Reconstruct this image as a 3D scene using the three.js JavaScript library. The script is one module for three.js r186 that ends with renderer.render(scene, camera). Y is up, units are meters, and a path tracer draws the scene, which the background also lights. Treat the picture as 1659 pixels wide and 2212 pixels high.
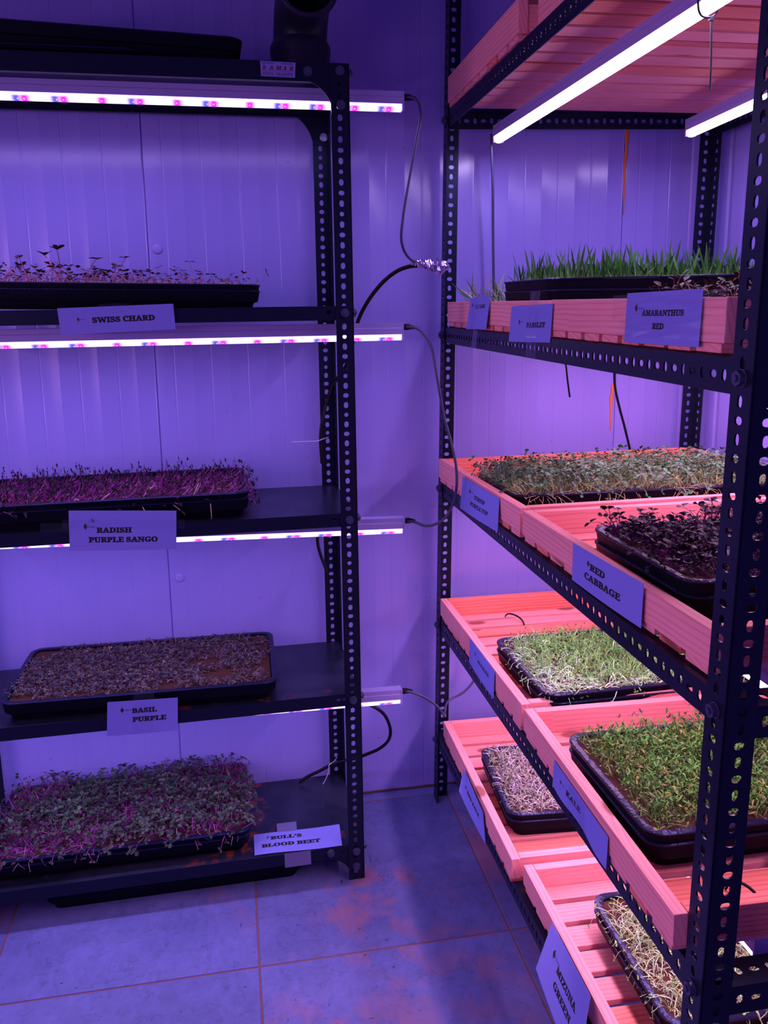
import * as THREE from 'three';
import { RoundedBoxGeometry } from 'three/addons/geometries/RoundedBoxGeometry.js';
import { mergeGeometries, toCreasedNormals } from 'three/addons/utils/BufferGeometryUtils.js';
import { RectAreaLightUniformsLib } from 'three/addons/lights/RectAreaLightUniformsLib.js';

// ------------------------------------------------------------------ camera, light levels, exposure
const W = 1659, H = 2212, FPX = 1786.13;
const scene = new THREE.Scene();
scene.background = new THREE.Color(0x000000);
const camera = new THREE.PerspectiveCamera(2 * Math.atan(H / 2 / FPX) * 180 / Math.PI, W / H, 0.05, 30);
camera.position.set(-0.2665, 1.3374, 2.1126);
camera.rotation.set(-0.1873, -0.173, -0.0153, 'YXZ');
camera.setViewOffset(W, H, 19.26, 90.18, W, H);
scene.add(camera);
const renderer = new THREE.WebGLRenderer({ antialias: true });
renderer.toneMapping = THREE.LinearToneMapping;
renderer.toneMappingExposure = 1.0;
renderer.shadowMap.enabled = true;
RectAreaLightUniformsLib.init();
const LAMP_A = { color: new THREE.Color().setRGB(0.50, 0.36, 0.85), intensity: 24 };   // violet bars of the steel rack
const LAMP_B = { color: new THREE.Color().setRGB(1.0, 0.50, 0.85), intensity: 48 };    // pinker bars of the crate rack
const LAMP_T = { color: new THREE.Color().setRGB(0.62, 0.46, 0.95), intensity: 38 };   // its two bluish tubes under the top crates
const LAMP_FILL = { color: new THREE.Color().setRGB(1.0, 0.46, 0.80), intensity: 40 };   // unseen bars added on the left wall to brighten the aisle

// ------------------------------------------------------------------ helpers
const V3 = (x, y, z) => new THREE.Vector3(x, y, z);
function rng(seed) { let a = seed >>> 0; return () => { a = (a + 0x6D2B79F5) | 0; let t = Math.imul(a ^ (a >>> 15), 1 | a); t = (t + Math.imul(t ^ (t >>> 7), 61 | t)) ^ t; return ((t ^ (t >>> 14)) >>> 0) / 4294967296; }; }
const used = {};
function numbered(n) { const k = used[n] = (used[n] || 0) + 1; return k === 1 ? n : n + '_' + String(k - 1).padStart(3, '0'); }
function tag(o, label, category, group) { o.userData.label = label; o.userData.category = category; if (group) o.userData.group = group; return o; }
function thing(name, label, category, group) { const o = new THREE.Group(); o.name = numbered(name); scene.add(o); return tag(o, label, category, group); }
function part(name, geo, mat, parent) { const m = new THREE.Mesh(geo, mat); m.name = name; parent.add(m); return m; }
function single(name, geo, mat, label, category, group) { const m = new THREE.Mesh(geo, mat); m.name = numbered(name); scene.add(m); return tag(m, label, category, group); }
function structure(name, geo, mat) { const m = geo ? new THREE.Mesh(geo, mat) : new THREE.Group(); m.name = name; m.userData.kind = 'structure'; scene.add(m); return m; }
const box = (sx, sy, sz, x = 0, y = 0, z = 0, r = 0) => { const g = r ? new RoundedBoxGeometry(sx, sy, sz, 1, r) : new THREE.BoxGeometry(sx, sy, sz); return g.translate(x, y, z); };
const plain = (g) => { const o = g.index ? g.toNonIndexed() : g; for (const k of Object.keys(o.attributes)) if (!['position', 'normal', 'uv'].includes(k)) o.deleteAttribute(k); return o; };
const join = (list) => mergeGeometries(list.map(plain), false);
const tube = (pts, r, seg = 40, sides = 8) => new THREE.TubeGeometry(new THREE.CatmullRomCurve3(pts.map((p) => V3(...p)), false, 'centripetal'), seg, r, sides, false);
const smooth = (a, b, x) => { const t = Math.min(1, Math.max(0, (x - a) / (b - a))); return t * t * (3 - 2 * t); };

// two racks, each a little turned; the crate rack also leans
const YA = 0.0139, ZF = 0.3546, YB = -0.014, TB = 0.0157, XB = 0.2469, ZB = 0.0534;
function inA(X, Y, Z) { const c = Math.cos(YA), s = Math.sin(YA), z = Z - ZF; return V3(X * c + z * s, Y, ZF + z * c - X * s); }
function inB(X, Y, Z) { const c = Math.cos(YB), s = Math.sin(YB), x = X - XB, z = Z - ZB; return V3(XB + x * c + z * s + TB * Y, Y, ZB + z * c - x * s); }

// value noise
const NP = (() => { const r = rng(77), a = new Float32Array(65536); for (let i = 0; i < 65536; i++) a[i] = r(); return a; })();
function vnoise(x, y) { const xi = Math.floor(x), yi = Math.floor(y), fx = x - xi, fy = y - yi, u = fx * fx * (3 - 2 * fx), v = fy * fy * (3 - 2 * fy);
  const h = (i, j) => NP[((i & 255) + ((j & 255) << 8))]; return (h(xi, yi) * (1 - u) + h(xi + 1, yi) * u) * (1 - v) + (h(xi, yi + 1) * (1 - u) + h(xi + 1, yi + 1) * u) * v; }
function fbm(x, y, o = 4) { let s = 0, a = 0.5, t = 0; for (let i = 0; i < o; i++) { s += a * vnoise(x, y); t += a; x = x * 2.03 + 17.1; y = y * 2.01 + 9.7; a *= 0.5; } return s / t; }
const toS = (c) => Math.round(255 * Math.min(1, Math.max(0, c <= 0.0031308 ? 12.92 * c : 1.055 * Math.pow(c, 1 / 2.4) - 0.055)));
function texture(w, h, f, linear = false) { const d = new Uint8Array(w * h * 4);
  for (let j = 0; j < h; j++) for (let i = 0; i < w; i++) { const c = f(i / w, j / h), k = (j * w + i) * 4; for (let q = 0; q < 3; q++) d[k + q] = linear ? Math.round(255 * Math.min(1, Math.max(0, c[q]))) : toS(c[q]); d[k + 3] = 255; }
  const t = new THREE.DataTexture(d, w, h); t.wrapS = t.wrapT = THREE.RepeatWrapping; t.magFilter = THREE.LinearFilter; t.minFilter = THREE.LinearMipmapLinearFilter; t.generateMipmaps = true; if (!linear) t.colorSpace = THREE.SRGBColorSpace; t.needsUpdate = true; return t; }
const mix3 = (a, b, t) => a.map((v, i) => v + (b[i] - v) * t);

// ------------------------------------------------------------------ materials
const std = (r, g, b, rough, o = {}) => new THREE.MeshPhysicalMaterial({ color: new THREE.Color().setRGB(r, g, b), roughness: rough, side: THREE.DoubleSide, ...o });
const M = {};
M.wall = std(0.30, 0.275, 0.82, 0.34, { bumpMap: texture(512, 512, (u, v) => { const n = fbm(u * 24, v * 24, 3); return [n, n, n]; }, true), bumpScale: 0.0004, side: THREE.FrontSide });  // violet light cast is put into the base colour of both wall materials
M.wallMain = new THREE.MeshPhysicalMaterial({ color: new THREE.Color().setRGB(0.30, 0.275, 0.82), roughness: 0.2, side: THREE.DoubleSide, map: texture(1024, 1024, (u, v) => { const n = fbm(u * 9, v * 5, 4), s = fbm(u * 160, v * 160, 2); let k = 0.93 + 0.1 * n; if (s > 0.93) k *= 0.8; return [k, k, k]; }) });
M.ceiling = std(0.5, 0.48, 0.62, 0.7);
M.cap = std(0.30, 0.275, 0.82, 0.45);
const rustMap = (amount, seed) => texture(1024, 512, (u, v) => {
  const a = fbm(u * 7 + seed, v * 4 + seed, 5), b = fbm(u * 60, v * 30 + seed, 3), s = vnoise(u * 420, v * 9 + seed * 3);
  const r = smooth(1 - amount, 1 - amount + 0.10, a) * smooth(0.42, 0.62, b);
  let c = [0.010, 0.013, 0.032]; c = mix3(c, [0.022, 0.026, 0.055], smooth(0.45, 0.75, fbm(u * 11, v * 6 + seed, 4)));
  if (s > 0.93) c = mix3(c, [0.05, 0.055, 0.09], 0.5);
  return mix3(c, [0.20, 0.040, 0.022], r * 0.8); });
M.steel = std(0.008, 0.010, 0.026, 0.34, { specularIntensity: 0.65, specularColor: new THREE.Color().setRGB(0.40, 0.52, 1) });
M.shelf = [0.28, 0.28, 0.28, 0.36, 0.41].map((a, i) => new THREE.MeshPhysicalMaterial({ map: rustMap(a, i * 3.7 + 1), roughness: 0.30, side: THREE.DoubleSide, specularColor: new THREE.Color().setRGB(0.5, 0.6, 1) }));
M.bolt = std(0.07, 0.08, 0.17, 0.42, { metalness: 0.5 });
M.chrome = std(0.7, 0.7, 0.75, 0.2, { metalness: 1 });
M.plastic = std(0.0035, 0.004, 0.009, 0.5, { specularIntensity: 0.22, specularColor: new THREE.Color().setRGB(0.45, 0.5, 1), bumpMap: texture(256, 256, (u, v) => { const n = vnoise(u * 90, v * 90); return [n, n, n]; }, true), bumpScale: 0.0003 });
M.rim = std(0.007, 0.009, 0.035, 0.34, { specularIntensity: 1, specularColor: new THREE.Color().setRGB(0.35, 0.42, 1), bumpMap: M.plastic.bumpMap, bumpScale: 0.0006 });
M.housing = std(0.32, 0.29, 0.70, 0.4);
M.pipe = std(0.018, 0.020, 0.05, 0.4, { specularIntensity: 0.5 });
M.pipeDark = std(0.02, 0.02, 0.03, 0.7);
M.cordGrey = std(0.045, 0.05, 0.13, 0.4);
M.cordBlack = std(0.004, 0.004, 0.008, 0.5, { specularIntensity: 0.35 });
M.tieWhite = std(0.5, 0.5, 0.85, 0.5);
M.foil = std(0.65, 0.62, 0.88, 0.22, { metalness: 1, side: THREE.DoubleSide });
M.sealant = std(0.75, 0.20, 0.03, 0.6);
M.tape = new THREE.MeshPhysicalMaterial({ color: 0xffffff, roughness: 0.14, transmission: 1, thickness: 0, ior: 1.4, side: THREE.DoubleSide, specularIntensity: 1 });
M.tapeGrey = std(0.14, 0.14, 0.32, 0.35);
M.joint = std(0.19, 0.085, 0.115, 0.9);
M.rustLine = std(0.085, 0.034, 0.04, 0.9);
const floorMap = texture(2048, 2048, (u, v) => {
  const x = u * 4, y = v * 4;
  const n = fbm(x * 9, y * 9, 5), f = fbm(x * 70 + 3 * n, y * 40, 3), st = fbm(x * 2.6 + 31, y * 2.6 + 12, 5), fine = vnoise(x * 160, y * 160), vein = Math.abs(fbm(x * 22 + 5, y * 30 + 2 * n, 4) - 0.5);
  let c = mix3([0.080, 0.098, 0.30], [0.150, 0.172, 0.46], n); c = c.map((q) => q * (0.82 + 0.3 * f + 0.12 * fine));  // tile blue is deepened to carry the violet light cast
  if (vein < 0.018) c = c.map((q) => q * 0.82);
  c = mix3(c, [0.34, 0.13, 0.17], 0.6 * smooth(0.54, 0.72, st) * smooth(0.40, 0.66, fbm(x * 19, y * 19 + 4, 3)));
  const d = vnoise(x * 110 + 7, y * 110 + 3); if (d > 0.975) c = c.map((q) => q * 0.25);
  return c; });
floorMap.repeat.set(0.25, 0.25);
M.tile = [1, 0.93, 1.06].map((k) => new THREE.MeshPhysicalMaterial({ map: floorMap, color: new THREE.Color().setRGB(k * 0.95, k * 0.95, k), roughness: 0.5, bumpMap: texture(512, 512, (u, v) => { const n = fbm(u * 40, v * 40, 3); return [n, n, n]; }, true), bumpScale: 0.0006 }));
// pine: u runs along the grain (1 m), v across it (0.25 m)
function woodMap(seed, light, dark, knots) { const r = rng(seed), K = []; for (let i = 0; i < knots; i++) K.push([r(), r(), 0.010 + 0.012 * r()]);
  return texture(1024, 256, (u, v) => { let y = v * 0.25, x = u; let warp = 0, kn = 0;
    for (const [kx, ky, kr] of K) { let dx = x - kx, dy = y - ky * 0.25; dx -= Math.round(dx); const d = Math.hypot(dx * 0.55, dy); warp += 0.012 * Math.exp(-d * d / (kr * kr * 3)) * Math.sign(dy || 1); kn = Math.max(kn, smooth(kr, kr * 0.55, d)); }
    const w = y + warp + 0.010 * (vnoise(x * 3 + seed, y * 9) - 0.5) + 0.004 * (vnoise(x * 14, y * 40 + seed) - 0.5);
    const g = 0.5 + 0.5 * Math.sin(w * 720 + 3 * vnoise(w * 60, seed)), gg = Math.pow(g, 5) * (0.3 + 0.7 * vnoise(w * 50 + seed, 3)); const f = vnoise(x * 40, y * 1500 + seed);
    let c = mix3(light, dark, 0.62 * gg + 0.18 * f + 0.40 * (fbm(x * 5 + seed, y * 20, 3) - 0.35)); return mix3(c, [0.16, 0.03, 0.02], kn * 0.8); }); }
M.wood = [[11, [0.90, 0.35, 0.36], [0.56, 0.13, 0.13], 2], [12, [0.92, 0.38, 0.41], [0.62, 0.19, 0.19], 1], [13, [0.90, 0.27, 0.21], [0.50, 0.07, 0.05], 2], [14, [0.91, 0.36, 0.39], [0.60, 0.17, 0.17], 3]]
  .map(([s, l, d, k]) => new THREE.MeshPhysicalMaterial({ map: woodMap(s, l, d, k), roughness: 0.62 }));
M.soil = new THREE.MeshPhysicalMaterial({ roughness: 0.95, map: texture(256, 256, (u, v) => { const n = fbm(u * 40, v * 40, 3), m = vnoise(u * 140, v * 140); return mix3([0.016, 0.004, 0.004], [0.085, 0.017, 0.014], n * 0.6 + m * 0.5); }) });
M.soil.map.repeat.set(5, 5);
const plant = (rough = 0.55, o = {}) => new THREE.MeshPhysicalMaterial({ vertexColors: true, roughness: rough, side: THREE.DoubleSide, ...o });
M.plant = plant(0.5);
M.plantDark = plant(0.42, { specularIntensity: 0.22, specularColor: new THREE.Color().setRGB(0.45, 0.5, 1) });
M.plantWet = plant(0.42);
// the light strip: white with a blue and a magenta chip every 73 mm
const chipMap = texture(1024, 32, (u, v) => { const s = u * 16.4, k = s - Math.floor(s), i = Math.floor(s); const odd = vnoise(i * 3.3, 1) > 0.25; let c = [1, 0.92, 1];
  const spot = (at, w) => smooth(w, w * 0.15, Math.abs(k - at)); const low = smooth(0.10, 0.30, v);
  if (odd) c = mix3(c, [0.10, 0.12, 0.85], spot(0.25, 0.17) * low); c = mix3(c, [0.85, 0.03, 0.55], spot(0.47, 0.19) * low);
  for (const a of [0.29, 0.46]) c = mix3(c, [1, 1, 1], smooth(0.022, 0.012, Math.abs(k - a)) * smooth(0.10, 0.06, Math.abs(v - 0.62))); return c; });
M.stripA = new THREE.MeshStandardMaterial({ color: 0x111111, roughness: 0.4, emissive: new THREE.Color().setRGB(0.55, 0.42, 0.85), emissiveMap: chipMap, emissiveIntensity: 2.8 });
M.stripB = new THREE.MeshStandardMaterial({ color: 0x111111, roughness: 0.4, emissive: new THREE.Color().setRGB(0.85, 0.55, 0.95), emissiveIntensity: 5.0 });
M.stripT = M.stripB.clone(); M.stripT.emissiveIntensity = 8;
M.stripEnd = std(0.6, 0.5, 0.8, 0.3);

// ------------------------------------------------------------------ the room
const XR = 1.03, XL = -1.75, ZN = 3.6, HC = 2.65;
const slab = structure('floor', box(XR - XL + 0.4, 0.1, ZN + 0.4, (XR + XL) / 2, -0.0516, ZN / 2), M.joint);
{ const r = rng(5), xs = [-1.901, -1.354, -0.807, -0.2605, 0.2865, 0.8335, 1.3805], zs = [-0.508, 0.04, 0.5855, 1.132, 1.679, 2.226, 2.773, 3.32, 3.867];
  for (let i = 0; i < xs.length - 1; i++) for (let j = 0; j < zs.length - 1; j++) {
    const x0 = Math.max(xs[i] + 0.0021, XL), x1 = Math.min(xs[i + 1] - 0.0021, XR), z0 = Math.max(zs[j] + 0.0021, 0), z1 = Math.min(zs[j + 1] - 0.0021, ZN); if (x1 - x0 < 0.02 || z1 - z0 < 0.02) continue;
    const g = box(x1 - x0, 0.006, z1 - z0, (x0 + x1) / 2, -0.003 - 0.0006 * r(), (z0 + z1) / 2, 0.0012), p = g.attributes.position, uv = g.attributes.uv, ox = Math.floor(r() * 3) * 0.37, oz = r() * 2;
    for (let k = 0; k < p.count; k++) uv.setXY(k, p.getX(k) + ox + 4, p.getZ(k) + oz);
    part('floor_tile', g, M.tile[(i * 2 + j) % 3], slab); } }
structure('ceiling', box(XR - XL + 0.4, 0.1, ZN + 0.4, (XR + XL) / 2, HC + 0.05, ZN / 2), M.ceiling);
// ribbed sandwich panels: a vertical profile of fine grooves swept up the wall
function panelGeo(x0, x1, y1) { const pts = [[x0, -0.004], [x0 + 0.0014, -0.004], [x0 + 0.0018, -0.0012], [x0 + 0.006, 0]]; const n = Math.max(1, Math.round((x1 - x0) / 0.0457));
  for (let i = 1; i < n; i++) { const x = x0 + (x1 - x0) * i / n; pts.push([x - 0.0026, 0], [x - 0.0008, i % 2 ? -0.0006 : 0.0005], [x + 0.0008, i % 2 ? -0.0006 : 0.0005], [x + 0.0026, 0]); }
  pts.push([x1 - 0.004, 0], [x1 - 0.002, 0.0012], [x1 - 0.0004, 0], [x1, -0.004]);
  const P = [], U = [], I = []; pts.forEach(([x, z], i) => { P.push(x, 0, z, x, y1, z); U.push(x * 0.5, 0, x * 0.5, y1 * 0.5); if (i) { const a = 2 * i - 2; I.push(a, a + 2, a + 3, a, a + 3, a + 1); } });
  const g = new THREE.BufferGeometry(); g.setAttribute('position', new THREE.Float32BufferAttribute(P, 3)); g.setAttribute('uv', new THREE.Float32BufferAttribute(U, 2)); g.setIndex(I); const o = g.toNonIndexed(); o.computeVertexNormals(); return toCreasedNormals(o, 0.3); }
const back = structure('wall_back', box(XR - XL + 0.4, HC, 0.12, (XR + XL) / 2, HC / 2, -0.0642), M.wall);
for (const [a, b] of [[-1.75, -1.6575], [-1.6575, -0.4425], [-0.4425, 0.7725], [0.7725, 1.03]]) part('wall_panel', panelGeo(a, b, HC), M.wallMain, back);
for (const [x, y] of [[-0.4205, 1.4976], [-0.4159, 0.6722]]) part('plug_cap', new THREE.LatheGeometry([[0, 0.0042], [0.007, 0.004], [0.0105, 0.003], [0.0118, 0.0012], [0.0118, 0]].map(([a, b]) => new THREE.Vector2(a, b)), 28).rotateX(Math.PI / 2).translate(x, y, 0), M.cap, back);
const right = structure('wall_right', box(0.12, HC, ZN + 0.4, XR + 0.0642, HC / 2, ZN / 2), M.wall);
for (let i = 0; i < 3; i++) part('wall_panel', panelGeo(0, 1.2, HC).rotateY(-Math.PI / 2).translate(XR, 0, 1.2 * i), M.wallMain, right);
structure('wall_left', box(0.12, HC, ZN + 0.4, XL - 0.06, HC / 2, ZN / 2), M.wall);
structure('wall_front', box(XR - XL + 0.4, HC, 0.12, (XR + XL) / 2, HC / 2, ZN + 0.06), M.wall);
{ // cove strip that closes the corner of the two walls
  const pts = [[0.962, 0.0005], [0.966, 0.004], [0.985, 0.009], [1.005, 0.022], [1.018, 0.045], [1.024, 0.075], [1.0295, 0.080]], s = new THREE.Shape(); pts.forEach(([x, z], i) => i ? s.lineTo(x, -z) : s.moveTo(x, -z)); s.lineTo(1.0295, -0.0005);
  structure('trim_1', new THREE.ExtrudeGeometry(s, { depth: HC - 0.002, bevelEnabled: false }).rotateX(-Math.PI / 2).translate(0, 0.001, 0), M.cap); }
{ // rough mortar bead at the foot of the back wall
  const r = rng(8), pts = []; for (let x = XL + 0.01; x < 0.95; x += 0.03) pts.push([x, 0.001 + 0.0015 * r(), 0.002 + 0.002 * r()]);
  structure('baseboard_back', tube(pts, 0.0034, 200, 6), M.rustLine); }
for (const [pts, l] of [[[[0.779, 1.800, 0.002], [0.780, 1.749, 0.002], [0.7755, 1.68, 0.002], [0.7765, 1.622, 0.002], [0.777, 1.583, 0.002]], 'long orange sealant drip down the wall joint under the top lamp'], [[[0.761, 1.138, 0.002], [0.757, 1.101, 0.002], [0.755, 1.056, 0.002], [0.754, 1.012, 0.002]], 'short orange sealant drip on the wall above the turnip greens']]) {
  const g = tube(pts, 0.0045, 30, 8), p = g.attributes.position, r = rng(3); const y0 = pts[pts.length - 1][1], y1 = pts[0][1];
  for (let i = 0; i < p.count; i++) { const t = (p.getY(i) - y0) / (y1 - y0), k = (0.25 + 0.95 * Math.max(0, t)) * (0.7 + 0.6 * vnoise(p.getY(i) * 60, 2)); p.setX(i, 0.7725 + (pts[0][0] - 0.7725) * 0.6 + (p.getX(i) - pts[0][0]) * k); p.setZ(i, 0.0005 + Math.max(0, (p.getZ(i) - 0.0005) * 0.35)); }
  g.computeVertexNormals(); single('sealant_drip', g, M.sealant, l, 'sealant', 'orange sealant drips on the wall'); }

// ------------------------------------------------------------------ slotted angle steel
function slot(x, y, w, h) { const p = new THREE.Path(), r = Math.min(w, h) / 2, n = 4; const pts = [];
  const arc = (cx, cy, a0) => { for (let i = 0; i <= n; i++) { const a = a0 + Math.PI * i / n; pts.push(new THREE.Vector2(cx + r * Math.cos(a), cy + r * Math.sin(a))); } };
  if (h >= w) { arc(x, y + h / 2 - r, 0); arc(x, y - h / 2 + r, Math.PI); } else { arc(x + w / 2 - r, y, -Math.PI / 2); arc(x - w / 2 + r, y, Math.PI / 2); }
  p.setFromPoints(pts.reverse()); return p; }
// a flange lies in the xy plane from x=0 to width, y=0 to length, thickness along z
function flange(width, length, pitch, cycle, phase, off, t = 0.0022, from = 0, to = 1e9) { const s = new THREE.Shape(); s.moveTo(0, 0); s.lineTo(width, 0); s.lineTo(width, length); s.lineTo(0, length); s.closePath();
  let k = 0; for (let y = phase; y < length - 0.01; y += pitch, k++) { if (y < 0.012 || y < from || y > to) continue; const [w, h] = cycle[k % cycle.length]; s.holes.push(slot(off, y, w, h)); }
  return new THREE.ExtrudeGeometry(s, { depth: t, bevelEnabled: false }); }
const CYC_A = [[0.0095, 0.0135], [0.0095, 0.0095], [0.0095, 0.0135], [0.0125, 0.0095]], CYC_B = [[0.0085, 0.0135], [0.0135, 0.0090]];
// L post: one flange in the plane z=0 running to sx, the other in the plane x=0 running to sz, from the corner at the origin
function lPost(len, w, pitch, cyc, phase, sx, sz) { const t = 0.0022;
  const a = flange(w, len, pitch, cyc, phase, w * 0.54); if (sx < 0) a.scale(-1, 1, 1); a.translate(0, 0, sz > 0 ? 0 : -t);
  const b = flange(w, len, pitch, cyc, phase, w * 0.54); b.rotateY(-Math.PI / 2); b.translate(t, 0, 0); if (sx < 0) b.translate(-t, 0, 0); if (sz < 0) b.scale(1, 1, -1);
  return join([a, b]); }
const fixWinding = (g) => { g.computeVertexNormals(); return g; };
function boltGeo(r = 0.0085) { const head = new THREE.CylinderGeometry(r, r * 1.03, 0.006, 6).rotateX(Math.PI / 2).translate(0, 0, 0.0042), washer = new THREE.CylinderGeometry(r * 1.12, r * 1.12, 0.0014, 20).rotateX(Math.PI / 2).translate(0, 0, 0.0007), stem = new THREE.CylinderGeometry(r * 0.45, r * 0.45, 0.003, 10).rotateX(Math.PI / 2).translate(0, 0, 0.0082); return join([head, washer, stem]); }
const BOLT = boltGeo();

// ------------------------------------------------------------------ left rack: black sheet-steel shelves against the back wall
const rackA = thing('steel_rack', 'black steel shelving rack with five sheet shelves standing along the back wall', 'shelf rack');
rackA.position.set(0, 0, ZF); rackA.rotation.y = YA;
const DA = 0.3216, LA = 0.915, PW = 0.0378, SH_A = [1.83, 1.3541, 0.905, 0.4782, 0.0894];
{ const post = (x, z, sx, sz) => { const m = part('upright_post', fixWinding(lPost(1.83, PW, 0.0208, CYC_A, 0.0215, sx, sz)), M.steel, rackA); m.position.set(x, 0, z); };
  post(0, 0, -1, -1); post(0, -DA, -1, 1); post(-LA, 0, 1, -1); post(-LA, -DA, 1, 1);
  SH_A.forEach((y, i) => { const lip = i === 0 ? 0.036 : 0.0295, x0 = -LA + 0.0025, x1 = -0.0025, w = x1 - x0;
    const front = () => { const s = new THREE.Shape(); s.moveTo(0, -lip); s.lineTo(w, -lip); s.lineTo(w, 0); s.lineTo(0, 0); if (i > 0) for (const e of [0.018, 0.034, 0.050]) for (const q of [e, w - e]) if (i !== 1 || e > 0.045) s.holes.push(slot(q, -lip * 0.42, 0.011, 0.0075)); return new THREE.ExtrudeGeometry(s, { depth: 0.0012, bevelEnabled: false }); };
    const top = box(w, 0.0012, DA - 0.005, (x0 + x1) / 2, y - 0.0006, -DA / 2), uv = top.attributes.uv, tp = top.attributes.position; for (let k = 0; k < tp.count; k++) uv.setXY(k, (tp.getX(k) + 1) / 1.0, (tp.getZ(k) + 0.33) / 0.5);
    const sh = part('shelf', top, M.shelf[i], rackA);
    const lips = [front().translate(x0, y, -0.0036), front().translate(x0, y, -DA + 0.0024), box(0.0012, lip, DA - 0.006, x0 + 0.0006, y - lip / 2, -DA / 2), box(0.0012, lip, DA - 0.006, x1 - 0.0006, y - lip / 2, -DA / 2), box(w - 0.006, 0.0012, 0.013, (x0 + x1) / 2, y - lip + 0.0006, -0.010), box(w - 0.006, 0.0012, 0.013, (x0 + x1) / 2, y - lip + 0.0006, -DA + 0.010)];
    part('shelf_lip', join(lips), M.steel, sh);
    for (const [bx, bz, ry] of [[-0.0185, 0, 0], [-LA + 0.0185, 0, 0]]) { const b = part('bolt', BOLT, M.bolt, rackA); b.position.set(bx, y - 0.0145, bz); }
    const sb = part('bolt', BOLT, M.bolt, rackA); sb.position.set(0, y - 0.0145, -0.0185); sb.rotation.y = Math.PI / 2; });
  // concave gusset plates under the top shelf and under the bottom shelf
  const gusset = (y, gw, gh, sgn) => { const s = new THREE.Shape(); s.moveTo(0, 0.030 * 1); s.lineTo(-gw, 0.030); s.lineTo(-gw, 0); s.quadraticCurveTo(-PW - 0.006, -gh * 0.30, -PW + 0.004, -gh); s.lineTo(0, -gh); s.closePath(); const g = new THREE.ExtrudeGeometry(s, { depth: 0.0016, bevelEnabled: false }); if (sgn < 0) g.scale(-1, 1, 1); return fixWinding(g.translate(0, y, 0)); };
  for (const z of [-0.0056, -DA + 0.0040]) for (const [x, s] of [[-0.0022, 1], [-LA + 0.0022, -1]]) { const rear = z < -0.1;
    part('gusset', gusset(1.83 - 0.035, rear ? 0.072 : 0.078, rear ? 0.062 : 0.045, s), M.steel, rackA).position.set(x, 0, z);
    part('gusset', gusset(0.0894 - 0.029, 0.080, 0.036, s), M.steel, rackA).position.set(x, 0, z); }
  for (const [x, y, z] of [[-0.0827, 1.8125, -0.0022], [-0.0175, 1.751, 0.0002], [-0.0195, 0.0356, 0.0002], [-0.0799, 0.078, -0.0022], [-0.012, 1.752, -DA + 0.0058]]) { const b = part('bolt', BOLT, z < -0.1 ? M.chrome : M.bolt, rackA); b.position.set(x, y, z); }
}

// ------------------------------------------------------------------ right rack: slotted angle frame for the crates
const rackB = thing('slotted_rack', 'tall black slotted angle rack holding wooden crates along the right wall', 'shelf rack');
rackB.position.set(XB, 0, ZB); rackB.rotation.y = YB;
const WB = 0.7096, LB = 1.311, BEAM = [null, [1.8085, 1.8015], [1.3010, 1.2860], [0.9085, 0.9225], [0.5350, 0.5715], [0.2030, 0.2510]];
{ const post = (x, z, sx, sz, pitch, ph) => { const m = part('upright_post', fixWinding(lPost(2.30, PW, pitch, CYC_B, ph, sx, sz)), M.steel, rackB); m.position.set(x, 0, z); m.rotation.z = -TB; };
  post(0, 0, 1, 1, 0.0222, 0.0212); post(0, LB, 1, -1, 0.0197, 0.0216); post(WB, 0, -1, 1, 0.0222, 0.0212); post(WB, LB, -1, -1, 0.0197, 0.0216);
  const angle = (len) => { const v = flange(PW, len, 0.0208, CYC_B, 0.024, PW * 0.5).rotateZ(-Math.PI / 2), h = flange(PW, len, 0.0208, CYC_B, 0.034, PW * 0.52).rotateZ(-Math.PI / 2).rotateX(Math.PI / 2); return fixWinding(join([v, h])); };   // runs along +x, top at y=0, horizontal flange to +-z
  const beam = (a, b, rot) => { const d = b.clone().sub(a), m = part('beam', angle(d.length()), M.steel, rackB); const z = d.clone().normalize(), q = new THREE.Matrix4(); const up = V3(0, 1, 0), side = z.clone().cross(up).normalize(), u2 = side.clone().cross(z); q.makeBasis(z, u2, side); m.position.copy(a); m.quaternion.setFromRotationMatrix(q); return m; };
  for (let k = 1; k <= 5; k++) { const [r, f] = BEAM[k]; const o = (y) => TB * y;
    beam(V3(0.0045 + o(r), r, 0.004), V3(0.0045 + o(f), f, LB - 0.004));
    beam(V3(WB - 0.0045 + o(f), f, LB - 0.004), V3(WB - 0.0045 + o(r), r, 0.004));
    const dr = k === 1 ? 0.006 : 0.0;
    beam(V3(WB - 0.006 + o(r), r + dr + (k === 1 ? 0.009 : -0.001), 0.0045), V3(0.006 + o(r), r - 0.001 + (k === 1 ? 0.003 : 0), 0.0045));
    beam(V3(0.006 + o(f), f - 0.0105, LB - 0.0045), V3(WB - 0.006 + o(f), f - 0.0105, LB - 0.0045));
    for (const [y, z] of [[r - 0.019, 0.0185], [f - 0.019, LB - 0.0185]]) { const b = part('bolt', BOLT, M.bolt, rackB); b.position.set(-0.0003 + o(y), y, z); b.rotation.y = -Math.PI / 2; } }
}

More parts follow.
